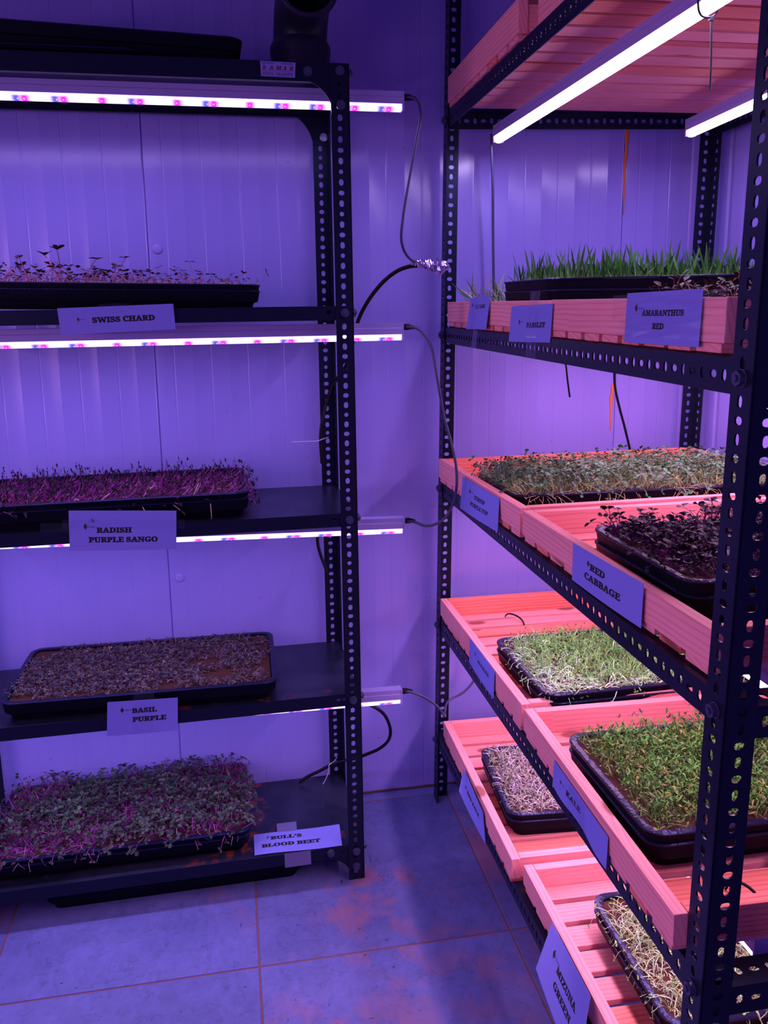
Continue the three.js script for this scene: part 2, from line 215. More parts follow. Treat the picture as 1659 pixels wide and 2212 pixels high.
// ------------------------------------------------------------------ wooden crates
function boardGeo(sx, sy, sz, axis, seed) { const g = new RoundedBoxGeometry(sx, sy, sz, 1, 0.0011), p = g.attributes.position, n = g.attributes.normal, uv = g.attributes.uv, r = rng(seed), ou = r(), ov = r();
  for (let i = 0; i < p.count; i++) { const P = [p.getX(i), p.getY(i), p.getZ(i)], N = [n.getX(i), n.getY(i), n.getZ(i)].map(Math.abs), o = [0, 1, 2].filter((k) => k !== axis); const c = N[axis] > 0.7 ? P[o[0]] + P[o[1]] * 0.3 : N[o[0]] > N[o[1]] ? P[o[1]] : P[o[0]] + 0.03; uv.setXY(i, (N[axis] > 0.7 ? P[o[0]] : P[axis]) + ou, c * 4 + ov); } return g; }
const CW = 0.70, ST = 0.012;
let crateSeed = 100;
function crate(label, xr, yr, zr, xf, yf, zf, ph, red) { const a = inB(xr, yr, zr), b = inB(xf, yf, zf), d = b.clone().sub(a), L = d.length(), z = d.normalize(), x = V3(0, 1, 0).cross(z).normalize(), y = z.clone().cross(x);
  const c = thing('wooden_crate', label, 'crate', 'wooden slatted crates on the right rack'); c.position.copy(a); c.quaternion.setFromRotationMatrix(new THREE.Matrix4().makeBasis(x, y, z));
  const r = rng(crateSeed += 7), T = 0.0185, wd = () => M.wood[Math.floor(r() * 4)];
  part('side_board', boardGeo(T, ph, L, 2, crateSeed + 1).translate(T / 2, ST + ph / 2, L / 2), M.wood[1], c); part('side_board', boardGeo(T, ph, L, 2, crateSeed + 2).translate(CW - T / 2, ST + ph / 2, L / 2), M.wood[3], c);
  for (const [ez, w] of [[0.0095, 0], [L - 0.012, 1]]) part('end_board', boardGeo(CW - 2 * T - 0.001, ph, 0.018, 0, crateSeed + 3 + w).translate(CW / 2, ST + ph / 2, ez), w ? wd() : M.wood[red ? 2 : 3], c);
  const n = Math.round((L - 0.002) / 0.0605), pitch = (L - 0.002) / n;
  for (let i = 0; i < n; i++) { const w = pitch - 0.0112 - 0.003 * r(), t = ST - 0.0006 - 0.0012 * r(); part('slat', boardGeo(CW - 0.002 - 0.003 * r(), t, w, 0, crateSeed * 31 + i).translate(CW / 2, ST - 0.0003 - t / 2, pitch * (i + 0.5) + 0.001), wd(), c); }
  c.updateMatrixWorld(true); return { o: c, xr, zr, L }; }
const C1 = crate('wooden slatted crate at the rear of the top level, seen from below', 0.245, 1.8095, 0.100, 0.243, 1.8070, 0.608, 0.058);
const C2 = crate('wooden slatted crate at the front of the top level above the lamps', 0.272, 1.8070, 0.628, 0.272, 1.8040, 1.290, 0.056);
const C3 = crate('wooden crate on the second level holding the tall grass trays', 0.2530, 1.3025, 0.098, 0.2520, 1.2945, 0.785, 0.048);
const C4 = crate('wooden crate on the second level with tape strips beside the near post', 0.2520, 1.2942, 0.797, 0.2520, 1.2882, 1.300, 0.049);
const C5 = crate('wooden crate on the third level holding the tray of turnip greens', 0.2375, 0.9120, 0.096, 0.2500, 0.9190, 0.686, 0.047, true);
const C6 = crate('wooden crate on the third level holding the dark red cabbage tray', 0.2505, 0.9195, 0.698, 0.2580, 0.9245, 1.313, 0.045);
const C7 = crate('wooden crate on the fourth level holding the pale alfalfa tray', 0.2475, 0.5400, 0.096, 0.2470, 0.5540, 0.737, 0.045, true);
const C8 = crate('wooden crate on the fourth level holding the bright green kale tray', 0.2470, 0.5545, 0.751, 0.2350, 0.5720, 1.318, 0.043);
const C9 = crate('wooden crate on the bottom level holding the pinkish red kale tray', 0.2550, 0.2060, 0.120, 0.2410, 0.2270, 0.730, 0.042);
const C10 = crate('wooden crate on the bottom level holding the straw coloured mizuna tray', 0.2580, 0.2305, 0.750, 0.2490, 0.2520, 1.305, 0.039);

// ------------------------------------------------------------------ black seedling trays
function ring(L, Wd, inset, y, r, n = 5) { const hx = L / 2 - inset, hz = Wd / 2 - inset, rr = Math.max(0.004, r - inset * 0.6), P = []; for (const [cx, cz, a0] of [[hx - rr, hz - rr, 0], [-hx + rr, hz - rr, Math.PI / 2], [-hx + rr, -hz + rr, Math.PI], [hx - rr, -hz + rr, Math.PI * 1.5]]) for (let i = 0; i <= n; i++) { const a = a0 + Math.PI / 2 * i / n; P.push([cx + rr * Math.cos(a), y, cz + rr * Math.sin(a)]); } return P; }
function loft(rings, closeLast = true, closeFirst = true) { const P = [], I = [], n = rings[0].length; for (const r of rings) for (const p of r) P.push(...p);
  for (let k = 0; k < rings.length - 1; k++) for (let i = 0; i < n; i++) { const a = k * n + i, b = k * n + (i + 1) % n; I.push(a, a + n, b, b, a + n, b + n); }
  const cap = (k, flip) => { const c = P.length / 3, r = rings[k]; P.push(0, r[0][1], 0); for (let i = 0; i < n; i++) { const a = k * n + i, b = k * n + (i + 1) % n; flip ? I.push(c, b, a) : I.push(c, a, b); } }; if (closeFirst) cap(0, false); if (closeLast) cap(rings.length - 1, true);
  const g = new THREE.BufferGeometry(); g.setAttribute('position', new THREE.Float32BufferAttribute(P, 3)); g.setIndex(I); g.setAttribute('uv', new THREE.Float32BufferAttribute(P.length / 3 * 2, 2)); const uv = g.attributes.uv; for (let i = 0; i < uv.count; i++) uv.setXY(i, P[3 * i] * 4, (P[3 * i + 2] + P[3 * i + 1]) * 4);
  return toCreasedNormals(g.toNonIndexed(), 0.6); }
const trayCache = {};
function trayGeo(L, Wd, h) { const k = [L, Wd, h].join(); return trayCache[k] ||= loft([ring(L, Wd, 0.018, 0, 0.03), ring(L, Wd, 0.0125, h * 0.40, 0.03), ring(L, Wd, 0.0050, h * 0.42, 0.03), ring(L, Wd, 0.0018, h - 0.004, 0.03), ring(L, Wd, 0.0118, h - 0.004, 0.03), ring(L, Wd, 0.0150, h * 0.45, 0.03), ring(L, Wd, 0.0200, 0.004, 0.03)]); }
const rimCache = {};
function rimGeo(L, Wd, h) { const k = [L, Wd, h].join(), r = (i, y) => ring(L, Wd, i, h + y, 0.03); return rimCache[k] ||= loft([r(0.0120, -0.0036), r(0.0014, -0.0036), r(0, -0.003), r(0, -0.001), r(0.0014, 0), r(0.0105, 0), r(0.0122, -0.0015), r(0.0122, -0.0034)], false, false); }
function soilGeo(L, Wd, y, seed) { const nx = 40, nz = 20, g = new THREE.PlaneGeometry(L - 0.028, Wd - 0.028, nx, nz).rotateX(-Math.PI / 2), p = g.attributes.position; for (let i = 0; i < p.count; i++) p.setY(i, y + 0.004 * (fbm(p.getX(i) * 30 + seed, p.getZ(i) * 30, 3) - 0.5)); g.computeVertexNormals(); return g; }
// stacks of nested trays: the top one carries soil and sprouts, those under it stand as trays of their own
function trays(pos, quat, o) { const { L = 0.595, Wd = 0.300, h = 0.042, under = 0, off = 0.016, label, underLabel } = o;
  for (let i = 0; i < under; i++) { const u = thing('seedling_tray', underLabel[i], 'tray', 'black plastic seedling trays'); u.position.copy(pos).add(V3(0, off * i, 0).applyQuaternion(quat)); u.quaternion.copy(quat); part('tray_body', trayGeo(L, Wd, h), M.plastic, u); part('rim', rimGeo(L, Wd, h), M.rim, u); }
  const t = thing('seedling_tray', label, 'tray', 'black plastic seedling trays'); t.position.copy(pos).add(V3(0, off * under, 0).applyQuaternion(quat)); t.quaternion.copy(quat); part('tray_body', trayGeo(L, Wd, h), M.plastic, t); part('rim', rimGeo(L, Wd, h), M.rim, t);
  if (!o.empty) part('soil', soilGeo(L, Wd, h - (o.soilDrop ?? 0.008), label.length), M.soil, t);
  t.userData.top = undefined; return { t, L, Wd, y: h - (o.soilDrop ?? 0.008) }; }
const yawQ = (a, base) => base.clone().multiply(new THREE.Quaternion().setFromAxisAngle(V3(0, 1, 0), a));
function trayInCrate(C, X, Z, yaw, o) { const q = yawQ(yaw, C.o.quaternion), p = V3(X - C.xr, ST + 0.0002, Z - C.zr).applyQuaternion(C.o.quaternion).add(C.o.position); return trays(p, q, o); }
function trayOnA(shelfY, X, Z, yaw, o) { return trays(inA(X, shelfY + 0.0003, Z), new THREE.Quaternion().setFromEuler(new THREE.Euler(0, YA + yaw, o.tilt || 0)), o); }

// ------------------------------------------------------------------ sprouts
function stemLeaf(o, r) { // one seedling of unit scale metres: curved three-sided stem and its leaves, colours in the vertices
  const P = [], C = [], I = [], az = r() * 6.283, seg = o.seg || 4, bend = o.bend * (0.4 + 1.2 * r()), lean = (o.lean || 0) * (0.5 + r()), h = o.h; const sc = o.stem.map((c) => c * (0.75 + 0.5 * r())), tip = o.tip || o.stem;
  const at = (t) => { const a = lean + bend * t; const l = t * h; return [Math.cos(az) * Math.sin(a * 0.75) * l, Math.cos(a * 0.75) * l, Math.sin(az) * Math.sin(a * 0.75) * l]; };
  for (let k = 0; k <= seg; k++) { const t = k / seg, p = at(t), rad = o.r * (1 - 0.35 * t), c = mix3(sc, tip, t); for (let j = 0; j < 3; j++) { const b = az + j * 2.094; P.push(p[0] + Math.cos(b) * rad, p[1], p[2] + Math.sin(b) * rad); C.push(...c); }
    if (k) for (let j = 0; j < 3; j++) { const a = (k - 1) * 3 + j, b = (k - 1) * 3 + (j + 1) % 3; I.push(a, a + 3, b, b, a + 3, b + 3); } }
  const top = at(1), n = o.leaves ?? 2, la = az + 1 + r() * 2; for (let i = 0; i < n; i++) { const a = la + i * 6.283 / n + (r() - 0.5) * 0.8, el = (o.up ?? 0.5) + (r() - 0.5) * 0.7, L = o.ll * (0.7 + 0.6 * r()), Wl = o.lw * (0.7 + 0.6 * r()); const d = [Math.cos(a) * Math.cos(el), Math.sin(el), Math.sin(a) * Math.cos(el)], s = [-Math.sin(a), 0, Math.cos(a)], b = P.length / 3, lc = o.leaf.map((c) => c * (0.7 + 0.6 * r())); const add = (u, w, dr) => { P.push(top[0] + d[0] * u + s[0] * w, top[1] + d[1] * u - dr, top[2] + d[2] * u + s[2] * w); C.push(...lc); };
    add(0, 0, 0); add(L * 0.35, Wl * 0.5, -Wl * 0.12); add(L * 0.35, -Wl * 0.5, -Wl * 0.12); add(L * 0.55, 0, Wl * 0.06); add(L * 0.8, Wl * 0.38, L * 0.06); add(L * 0.8, -Wl * 0.38, L * 0.06); add(L, 0, L * 0.14);
    for (const t of [[0, 1, 3], [0, 3, 2], [1, 4, 3], [2, 3, 5], [3, 4, 6], [3, 6, 5]]) I.push(b + t[0], b + t[1], b + t[2]); }
  const g = new THREE.BufferGeometry(); g.setAttribute('position', new THREE.Float32BufferAttribute(P, 3)); g.setAttribute('color', new THREE.Float32BufferAttribute(C, 3)); g.setIndex(I); const q = g.toNonIndexed(); q.computeVertexNormals(); return q; }
function blade(o, r) { const P = [], C = [], I = [], az = r() * 6.283, seg = 5, a0 = (o.lean || 0.1) * (r() + 0.2), bend = (o.bend || 0.3) * r(), h = o.h, tw = r() * 6.283; let x = 0, y = 0; const sh = 0.7 + 0.6 * r();
  for (let k = 0; k <= seg; k++) { const t = k / seg, a = a0 + bend * t; if (k) { x += Math.sin(a) * h / seg; y += Math.cos(a) * h / seg; } const w = o.w * (t < 0.75 ? 0.75 + 0.25 * Math.sin(t * 3) : (1 - t) * 3.4) * 0.5 + 0.0001, c = mix3(o.stem, o.leaf.map((q) => q * sh), smooth(0.0, 0.35, t)); for (const s of [-1, 0, 1]) { P.push(Math.cos(az) * x + Math.cos(tw) * w * s, y, Math.sin(az) * x + Math.sin(tw) * w * s + (s ? 0 : w * 0.35)); C.push(...c); } if (k) for (const j of [0, 1]) { const b = (k - 1) * 3 + j; I.push(b, b + 3, b + 1, b + 1, b + 3, b + 4); } }
  const g = new THREE.BufferGeometry(); g.setAttribute('position', new THREE.Float32BufferAttribute(P, 3)); g.setAttribute('color', new THREE.Float32BufferAttribute(C, 3)); g.setIndex(I); const q = g.toNonIndexed(); q.computeVertexNormals(); return q; }
const mat4 = new THREE.Matrix4(), qq = new THREE.Quaternion(), col = new THREE.Color();
// thousands that nobody could count: instanced, one part for each cut of seedling
function carpet(T, seed, kinds, n, o = {}) { const r = rng(seed), hx = T.L / 2 - 0.016, hz = T.Wd / 2 - 0.016;
  const pos = []; let guard = 0; while (pos.length < n && guard++ < n * 6) { const x = (r() * 2 - 1) * hx, z = (r() * 2 - 1) * hz; if (o.bare && o.bare(x, z, r)) continue; pos.push([x, z]); }
  const pick = kinds.map(() => []); for (const p of pos) { let k = Math.floor(r() * kinds.length); if (o.choose) k = o.choose(p[0], p[1], r); pick[k].push(p); }
  kinds.forEach((kd, ki) => { const vs = 3; for (let v = 0; v < vs; v++) { const list = pick[ki].filter((_, i) => i % vs === v); if (!list.length) continue; const im = new THREE.InstancedMesh((kd.fn || stemLeaf)(kd, rng(seed * 13 + ki * 5 + v)), kd.mat || M.plant, list.length); im.name = 'sprouts'; im.userData.kind = 'stuff';
    list.forEach(([x, z], i) => { const ex = x / hx, ez = z / hz, edge = Math.max(Math.abs(ex), Math.abs(ez)), out = smooth(0.86, 1, edge) * (o.spill || 0); const s = (0.65 + 0.6 * r()) * (o.height ? o.height(x, z) : 1); let dx = (r() - 0.5) * 2 * (kd.wild || 0.25), dz = (r() - 0.5) * 2 * (kd.wild || 0.25); if (o.comb) { dx += o.comb[0]; dz += o.comb[1]; } if (Math.abs(ex) > Math.abs(ez)) dx += Math.sign(ex) * out; else dz += Math.sign(ez) * out;
      qq.setFromUnitVectors(V3(0, 1, 0), V3(dx, 1, dz).normalize()).multiply(new THREE.Quaternion().setFromAxisAngle(V3(0, 1, 0), r() * 6.283)); mat4.compose(V3(x, T.y - 0.0015, z), qq, V3(s, s, s)); im.setMatrixAt(i, mat4); const b = 0.6 + 0.8 * r(); im.setColorAt(i, col.setRGB(b, b * (0.90 + 0.2 * r()), b)); });
    T.t.add(im); } }); }
// seedlings the photograph lets you pick apart: each a mesh of its own
function planted(T, seed, kinds, spots, name) { const r = rng(seed), G = kinds.map((k, i) => [0, 1, 2, 3].map((v) => (k.fn || stemLeaf)(k, rng(seed * 7 + i * 11 + v)))); for (const [x, z, s = 1, dx = 0, dz = 0, ki] of spots) { const k = ki ?? Math.floor(r() * kinds.length), m = part(name, G[k][Math.floor(r() * 4)], kinds[k].mat || M.plant, T.t); m.position.set(x, T.y - 0.0015, z); m.quaternion.setFromUnitVectors(V3(0, 1, 0), V3(dx + (r() - 0.5) * 0.3, 1, dz + (r() - 0.5) * 0.3).normalize()).multiply(new THREE.Quaternion().setFromAxisAngle(V3(0, 1, 0), r() * 6.283)); m.scale.setScalar(s); } }

// left rack
{ const T = trayOnA(SH_A[1], -0.490, 0.190, 0, { Wd: 0.305, h: 0.040, under: 1, off: 0.012, soilDrop: 0.003, tilt: -0.020, label: 'black tray of dark maroon swiss chard sprouts on the second shelf', underLabel: ['empty black tray nested under the swiss chard tray'] });
  const r = rng(21), sp = []; for (let i = 0; i < 290; i++) { const x = (r() * 2 - 1) * 0.28, z = (r() * 2 - 1) * 0.13, right = smooth(-0.02, 0.26, x); if (r() < right * 0.55) continue; sp.push([x, z, (0.80 + 0.65 * r() * r() + (r() < 0.14 ? 0.45 : 0)) * (1 - 0.30 * right), (r() - 0.5) * 0.7, (r() - 0.5) * 0.5]); }
  sp.push([0.288, 0.08, 0.9, 1.6, 0], [0.286, 0.02, 0.8, 1.1, 0.2]);
  const red = { h: 0.046, r: 0.0009, bend: 0.7, stem: [0.62, 0.16, 0.26], tip: [0.42, 0.10, 0.14], leaf: [0.035, 0.008, 0.010], ll: 0.0105, lw: 0.0085, up: 0.4, leaves: 4 };
  planted(T, 22, [red, { ...red, stem: [0.7, 0.42, 0.36], leaf: [0.09, 0.03, 0.02], ll: 0.010, lw: 0.0035, leaves: 2, bend: 1.2 }, { ...red, h: 0.026, leaves: 3, ll: 0.009 }], sp, 'sprout');
  carpet(T, 23, [{ h: 0.016, r: 0.0007, bend: 2.2, stem: [0.75, 0.45, 0.36], tip: [0.7, 0.5, 0.4], leaf: [0.14, 0.06, 0.03], ll: 0.005, lw: 0.003, wild: 1.2 }], 700, {}); }
{ const T = trayOnA(SH_A[2], -0.532, 0.188, 0.012, { Wd: 0.315, h: 0.044, under: 1, off: 0.013, soilDrop: 0.014, label: 'black tray of sprawling magenta stemmed radish sprouts on the third shelf', underLabel: ['empty black tray nested under the radish tray'] });
  const a = { h: 0.043, r: 0.0011, bend: 0.9, lean: 0.3, stem: [0.56, 0.065, 0.56], tip: [0.30, 0.03, 0.30], leaf: [0.020, 0.010, 0.020], ll: 0.008, lw: 0.007, wild: 0.8 };
  carpet(T, 31, [a, { ...a, stem: [0.80, 0.50, 0.62], tip: [0.55, 0.2, 0.45] }, { ...a, stem: [0.30, 0.02, 0.20], leaf: [0.012, 0.008, 0.014] }, { ...a, leaves: 3, h: 0.042, leaf: [0.035, 0.026, 0.03] }], 2500, { comb: [5.0, 0.35], spill: 0.5, choose: (x, z, r) => { const q = r(); return q < 0.36 ? 0 : q < 0.50 ? 1 : q < 0.78 ? 2 : 3; } });
  const r = rng(33), sp = []; for (let i = 0; i < 34; i++) sp.push([(r() * 2 - 1) * 0.28, -0.11 - 0.03 * r(), 0.8 + 0.3 * r(), (r() - 0.5) * 1.2, -0.2]); for (let i = 0; i < 11; i++) sp.push([-0.25 + 0.045 * i + 0.02 * r(), 0.143, 0.9, (r() - 0.5) * 0.3, 2.6, 1]); planted(T, 34, [{ ...a, leaf: [0.02, 0.016, 0.022] }, { ...a, stem: [0.85, 0.62, 0.62], tip: [0.8, 0.6, 0.6], bend: 2.2, ll: 0.004, lw: 0.003, h: 0.045 }], sp, 'sprout'); }
{ const T = trayOnA(SH_A[3], -0.484, 0.190, -0.030, { L: 0.598, Wd: 0.312, h: 0.047, soilDrop: 0.006, label: 'wide black tray of short purple basil sprouts on red brown soil', underLabel: [] });
  const a = { h: 0.0135, r: 0.00055, bend: 0.8, stem: [0.26, 0.16, 0.22], tip: [0.14, 0.07, 0.12], leaf: [0.070, 0.056, 0.078], ll: 0.0058, lw: 0.0052, up: 0.25, wild: 0.35 };
  carpet(T, 41, [a, { ...a, leaf: [0.085, 0.085, 0.080] }, { ...a, stem: [0.60, 0.46, 0.46], tip: [0.6, 0.45, 0.45], leaf: [0.12, 0.07, 0.10], bend: 1.9, wild: 0.8 }, { ...a, leaf: [0.04, 0.022, 0.045] }], 4600, { bare: (x, z, r) => { const b = (cx, cz, rx, rz) => ((x - cx) / rx) ** 2 + ((z - cz) / rz) ** 2 < 0.7 + 0.6 * r(); return b(-0.275, -0.13, 0.06, 0.05) || b(0.165, 0.085, 0.05, 0.035) || b(-0.27, 0.14, 0.05, 0.03) || b(0.285, 0.07, 0.02, 0.09) || b(0.27, -0.13, 0.04, 0.022) || fbm(x * 16 + 4, z * 16, 3) > 0.70; } }); }
{ const T = trayOnA(SH_A[4], -0.562, 0.172, 0, { L: 0.598, Wd: 0.315, h: 0.044, under: 1, off: 0.013, soilDrop: 0.006, label: 'black tray overflowing with dark green and magenta beet sprouts on the bottom shelf', underLabel: ['empty black tray nested under the beet tray'] });
  const a = { h: 0.038, r: 0.0008, bend: 0.8, stem: [0.26, 0.02, 0.22], tip: [0.24, 0.02, 0.18], leaf: [0.022, 0.034, 0.023], ll: 0.0100, lw: 0.0088, up: 0.15, wild: 0.45, mat: M.plantWet };
  const patch = (x, z) => fbm(x * 10 + 3, z * 10 + 8, 3);
  carpet(T, 51, [a, { ...a, leaf: [0.045, 0.066, 0.050] }, { ...a, stem: [0.50, 0.04, 0.55], leaf: [0.025, 0.025, 0.025], ll: 0.006, lw: 0.005, h: 0.036, bend: 1.4, wild: 0.9 }], 3000, { spill: 0.8, comb: [0.05, 0.12], choose: (x, z, r) => (patch(x, z) > 0.53 ? (r() < 0.82 ? 2 : 0) : r() < 0.55 ? 0 : r() < 0.85 ? 1 : 2) });
  const r = rng(53), sp = []; for (let i = 0; i < 40; i++) sp.push([(r() * 2 - 1) * 0.285, -0.13 - 0.015 * r(), 1.0 + 0.35 * r(), (r() - 0.5) * 0.8, -0.5 * r()]); for (let i = 0; i < 34; i++) sp.push([-0.28 + 0.56 * r(), 0.144, 0.75, (r() - 0.5) * 0.6, 1.6 + r(), 1]); for (let i = 0; i < 14; i++) sp.push([0.284, -0.12 + 0.25 * r(), 0.9, 1 + r(), (r() - 0.5) * 0.4]); planted(T, 54, [{ ...a, stem: [0.5, 0.12, 0.32] }, { ...a, stem: [0.75, 0.55, 0.62], tip: [0.75, 0.55, 0.6], bend: 2.4, h: 0.036, ll: 0.004, lw: 0.003 }], sp, 'sprout'); }
trayOnA(SH_A[0], -0.720, 0.205, 0, { L: 0.62, Wd: 0.29, h: 0.014, empty: true, label: 'shallow black tray lid lying on top of the left rack under the wider tray' });
trayOnA(SH_A[0] + 0.0146, -0.520, 0.188, 0.01, { L: 0.62, Wd: 0.30, h: 0.040, empty: true, tilt: -0.028, label: 'wide empty black tray topmost on the left rack' });
trayOnA(0, -0.440, 0.185, 0, { L: 0.598, Wd: 0.29, h: 0.048, empty: true, label: 'empty black tray on the floor under the left rack' });

// right rack
{ const T = trayInCrate(C3, 0.6085, 0.489, 0.0, { Wd: 0.300, h: 0.044, under: 2, off: 0.024, soilDrop: 0.004, label: 'black tray of tall bright green grass on top of a tray stack in the crate', underLabel: ['lowest empty black tray in the stack under the tall grass', 'middle empty black tray in the stack under the tall grass'] });
  T.t.rotateZ(0.012);
  const a = { fn: blade, h: 0.066, w: 0.0042, lean: 0.22, bend: 0.35, stem: [0.20, 0.42, 0.08], leaf: [0.030, 0.17, 0.016] }, r = rng(61), sp = []; for (let i = 0; i < 320; i++) { const x = (r() * 2 - 1) * 0.28, z = (r() * 2 - 1) * 0.13; sp.push([x, z, (0.55 + 0.62 * r()) * (1 - 0.28 * smooth(0.05, 0.28, x)), (r() - 0.5) * 0.35, (r() - 0.5) * 0.3]); }
  planted(T, 62, [a, { ...a, leaf: [0.022, 0.12, 0.014] }, { ...a, leaf: [0.055, 0.26, 0.02], w: 0.0050, h: 0.058 }], sp, 'grass_blade');
  carpet(T, 63, [{ fn: blade, h: 0.034, w: 0.0036, lean: 0.4, bend: 0.5, stem: [0.25, 0.5, 0.10], leaf: [0.03, 0.17, 0.016], wild: 0.35 }], 700); }
{ const T = trayInCrate(C3, 0.4190, 0.2120, 0, { L: 0.285, Wd: 0.20, h: 0.040, soilDrop: 0.004, label: 'small black tray of drooping oat grass in the rear corner of the crate', underLabel: [] });
  const a = { fn: blade, h: 0.080, w: 0.0028, lean: 0.5, bend: 0.5, stem: [0.60, 0.90, 0.50], leaf: [0.05, 0.14, 0.04] }, r = rng(64), sp = []; for (let i = 0; i < 60; i++) sp.push([-0.125 + 0.16 * r() * r(), (r() * 2 - 1) * 0.08, 0.6 + 0.55 * r(), -0.1 - 0.9 * r(), (r() - 0.5) * 0.5]); planted(T, 65, [a, { ...a, leaf: [0.04, 0.09, 0.04] }, { ...a, leaf: [0.45, 0.55, 0.25] }], sp, 'grass_blade'); }
{ const T = trayInCrate(C4, 0.610, 1.055, 0.01, { Wd: 0.300, h: 0.040, soilDrop: 0.003, label: 'black tray of deep red amaranth sprouts in the crate beside the near post', underLabel: [] });
  const a = { h: 0.036, r: 0.0014, bend: 0.9, stem: [0.16, 0.008, 0.02], tip: [0.14, 0.012, 0.02], leaf: [0.045, 0.012, 0.014], ll: 0.013, lw: 0.0085, up: 0.45, leaves: 2, mat: M.plantWet }, r = rng(66), sp = []; for (let i = 0; i < 240; i++) sp.push([-0.235 + 0.42 * r() * (0.3 + 0.7 * r()), (r() * 2 - 1) * 0.135, 0.75 + 0.5 * r(), (r() - 0.5) * 0.7, (r() - 0.5) * 0.6]);
  planted(T, 67, [a, { ...a, leaf: [0.045, 0.035, 0.016], h: 0.040 }, { ...a, leaf: [0.10, 0.03, 0.015], ll: 0.010 }, { ...a, leaf: [0.04, 0.08, 0.02], h: 0.042 }], sp, 'sprout'); }
{ const T = trayInCrate(C5, 0.573, 0.428, -0.035, { Wd: 0.298, h: 0.043, soilDrop: 0.003, label: 'black tray of bushy grey green turnip greens with straw coloured stems', underLabel: [] });
  const a = { h: 0.040, r: 0.0006, bend: 0.7, stem: [0.55, 0.70, 0.34], tip: [0.22, 0.34, 0.12], leaf: [0.032, 0.125, 0.050], ll: 0.0080, lw: 0.0064, up: 0.3, wild: 0.35 };
  carpet(T, 71, [a, { ...a, leaf: [0.070, 0.19, 0.11] }, { ...a, leaf: [0.016, 0.070, 0.024] }, { ...a, leaf: [0.10, 0.11, 0.05], stem: [0.65, 0.8, 0.42], bend: 1.4 }], 3800, { spill: 1.1, height: (x, z) => 0.92 + 0.25 * fbm(x * 8, z * 8, 2) });
  const r = rng(72), sp = []; for (let i = 0; i < 70; i++) sp.push([-0.28 + 0.56 * r(), 0.136, 0.8, (r() - 0.5) * 0.6, 1.7 + 1.5 * r()]); for (let i = 0; i < 14; i++) sp.push([-0.284, 0.12 * (r() * 2 - 1), 0.8, -1.7, 0]); planted(T, 73, [{ ...a, stem: [0.75, 0.78, 0.36], tip: [0.7, 0.72, 0.3], bend: 1.8, h: 0.045, ll: 0.0045, lw: 0.003, leaf: [0.4, 0.35, 0.15] }], sp, 'sprout'); }
{ const T = trayInCrate(C6, 0.583, 1.057, -0.008, { Wd: 0.302, h: 0.044, under: 1, off: 0.020, soilDrop: 0.006, label: 'black tray of almost black red cabbage sprouts near the near post', underLabel: ['empty black tray nested under the red cabbage tray'] });
  const a = { h: 0.034, r: 0.0008, bend: 1.2, stem: [0.12, 0.004, 0.16], tip: [0.06, 0.004, 0.09], leaf: [0.005, 0.006, 0.012], ll: 0.0090, lw: 0.0085, up: 0.2, wild: 0.55, mat: M.plantDark };
  carpet(T, 81, [a, { ...a, leaf: [0.016, 0.020, 0.030] }, { ...a, leaf: [0.012, 0.002, 0.014], h: 0.028 }], 2700, { height: (x, z) => 0.75 + 0.5 * fbm(x * 12, z * 12, 2), bare: (x, z, r) => z > 0.085 && r() < 0.45 });
  const r = rng(82), sp = []; for (let i = 0; i < 45; i++) sp.push([-0.245 + 0.4 * r(), -0.12 + 0.04 * r(), 0.85 + 0.35 * r(), (r() - 0.3) * 0.4, 0]); for (let i = 0; i < 7; i++) sp.push([-0.135 + 0.03 * r(), -0.10, 1.45, (r() - 0.5) * 0.3, 0]); planted(T, 83, [{ ...a, stem: [0.16, 0.03, 0.10], bend: 0.8 }], sp, 'sprout'); }
{ const T = trayInCrate(C7, 0.588, 0.580, 0.030, { Wd: 0.308, h: 0.042, under: 1, off: 0.017, soilDrop: 0.004, label: 'black tray of pale tangled alfalfa sprouts greener in the middle', underLabel: ['empty black tray nested under the alfalfa tray'] });
  const a = { h: 0.026, r: 0.00095, bend: 1.6, lean: 0.3, stem: [0.66, 1.0, 0.70], tip: [0.60, 0.92, 0.56], leaf: [0.11, 0.30, 0.08], ll: 0.0050, lw: 0.0030, up: 0.4, wild: 0.7 };
  carpet(T, 91, [a, { ...a, leaf: [0.09, 0.34, 0.05], stem: [0.35, 0.62, 0.2], tip: [0.16, 0.45, 0.08], bend: 0.9, wild: 0.35 }, { ...a, leaf: [0.42, 0.66, 0.34], h: 0.030 }], 5200, { spill: 0.7, height: (x, z) => 0.9 + 0.35 * fbm(x * 9 + 3, z * 9, 2), choose: (x, z, r) => { const g = smooth(0.26, 0.08, Math.hypot((x + 0.06) * 0.8, z + 0.05)); return r() < g * 0.72 ? 1 : r() < 0.7 ? 0 : 2; }, bare: (x, z, r) => x < -0.255 && z < -0.09 && r() < 0.8 });
  const r = rng(92), sp = []; for (let i = 0; i < 40; i++) sp.push([-0.27 + 0.5 * r(), 0.14, 0.9, (r() - 0.5), 1.6 + r()]); planted(T, 93, [{ ...a, bend: 2.2 }], sp, 'sprout'); }
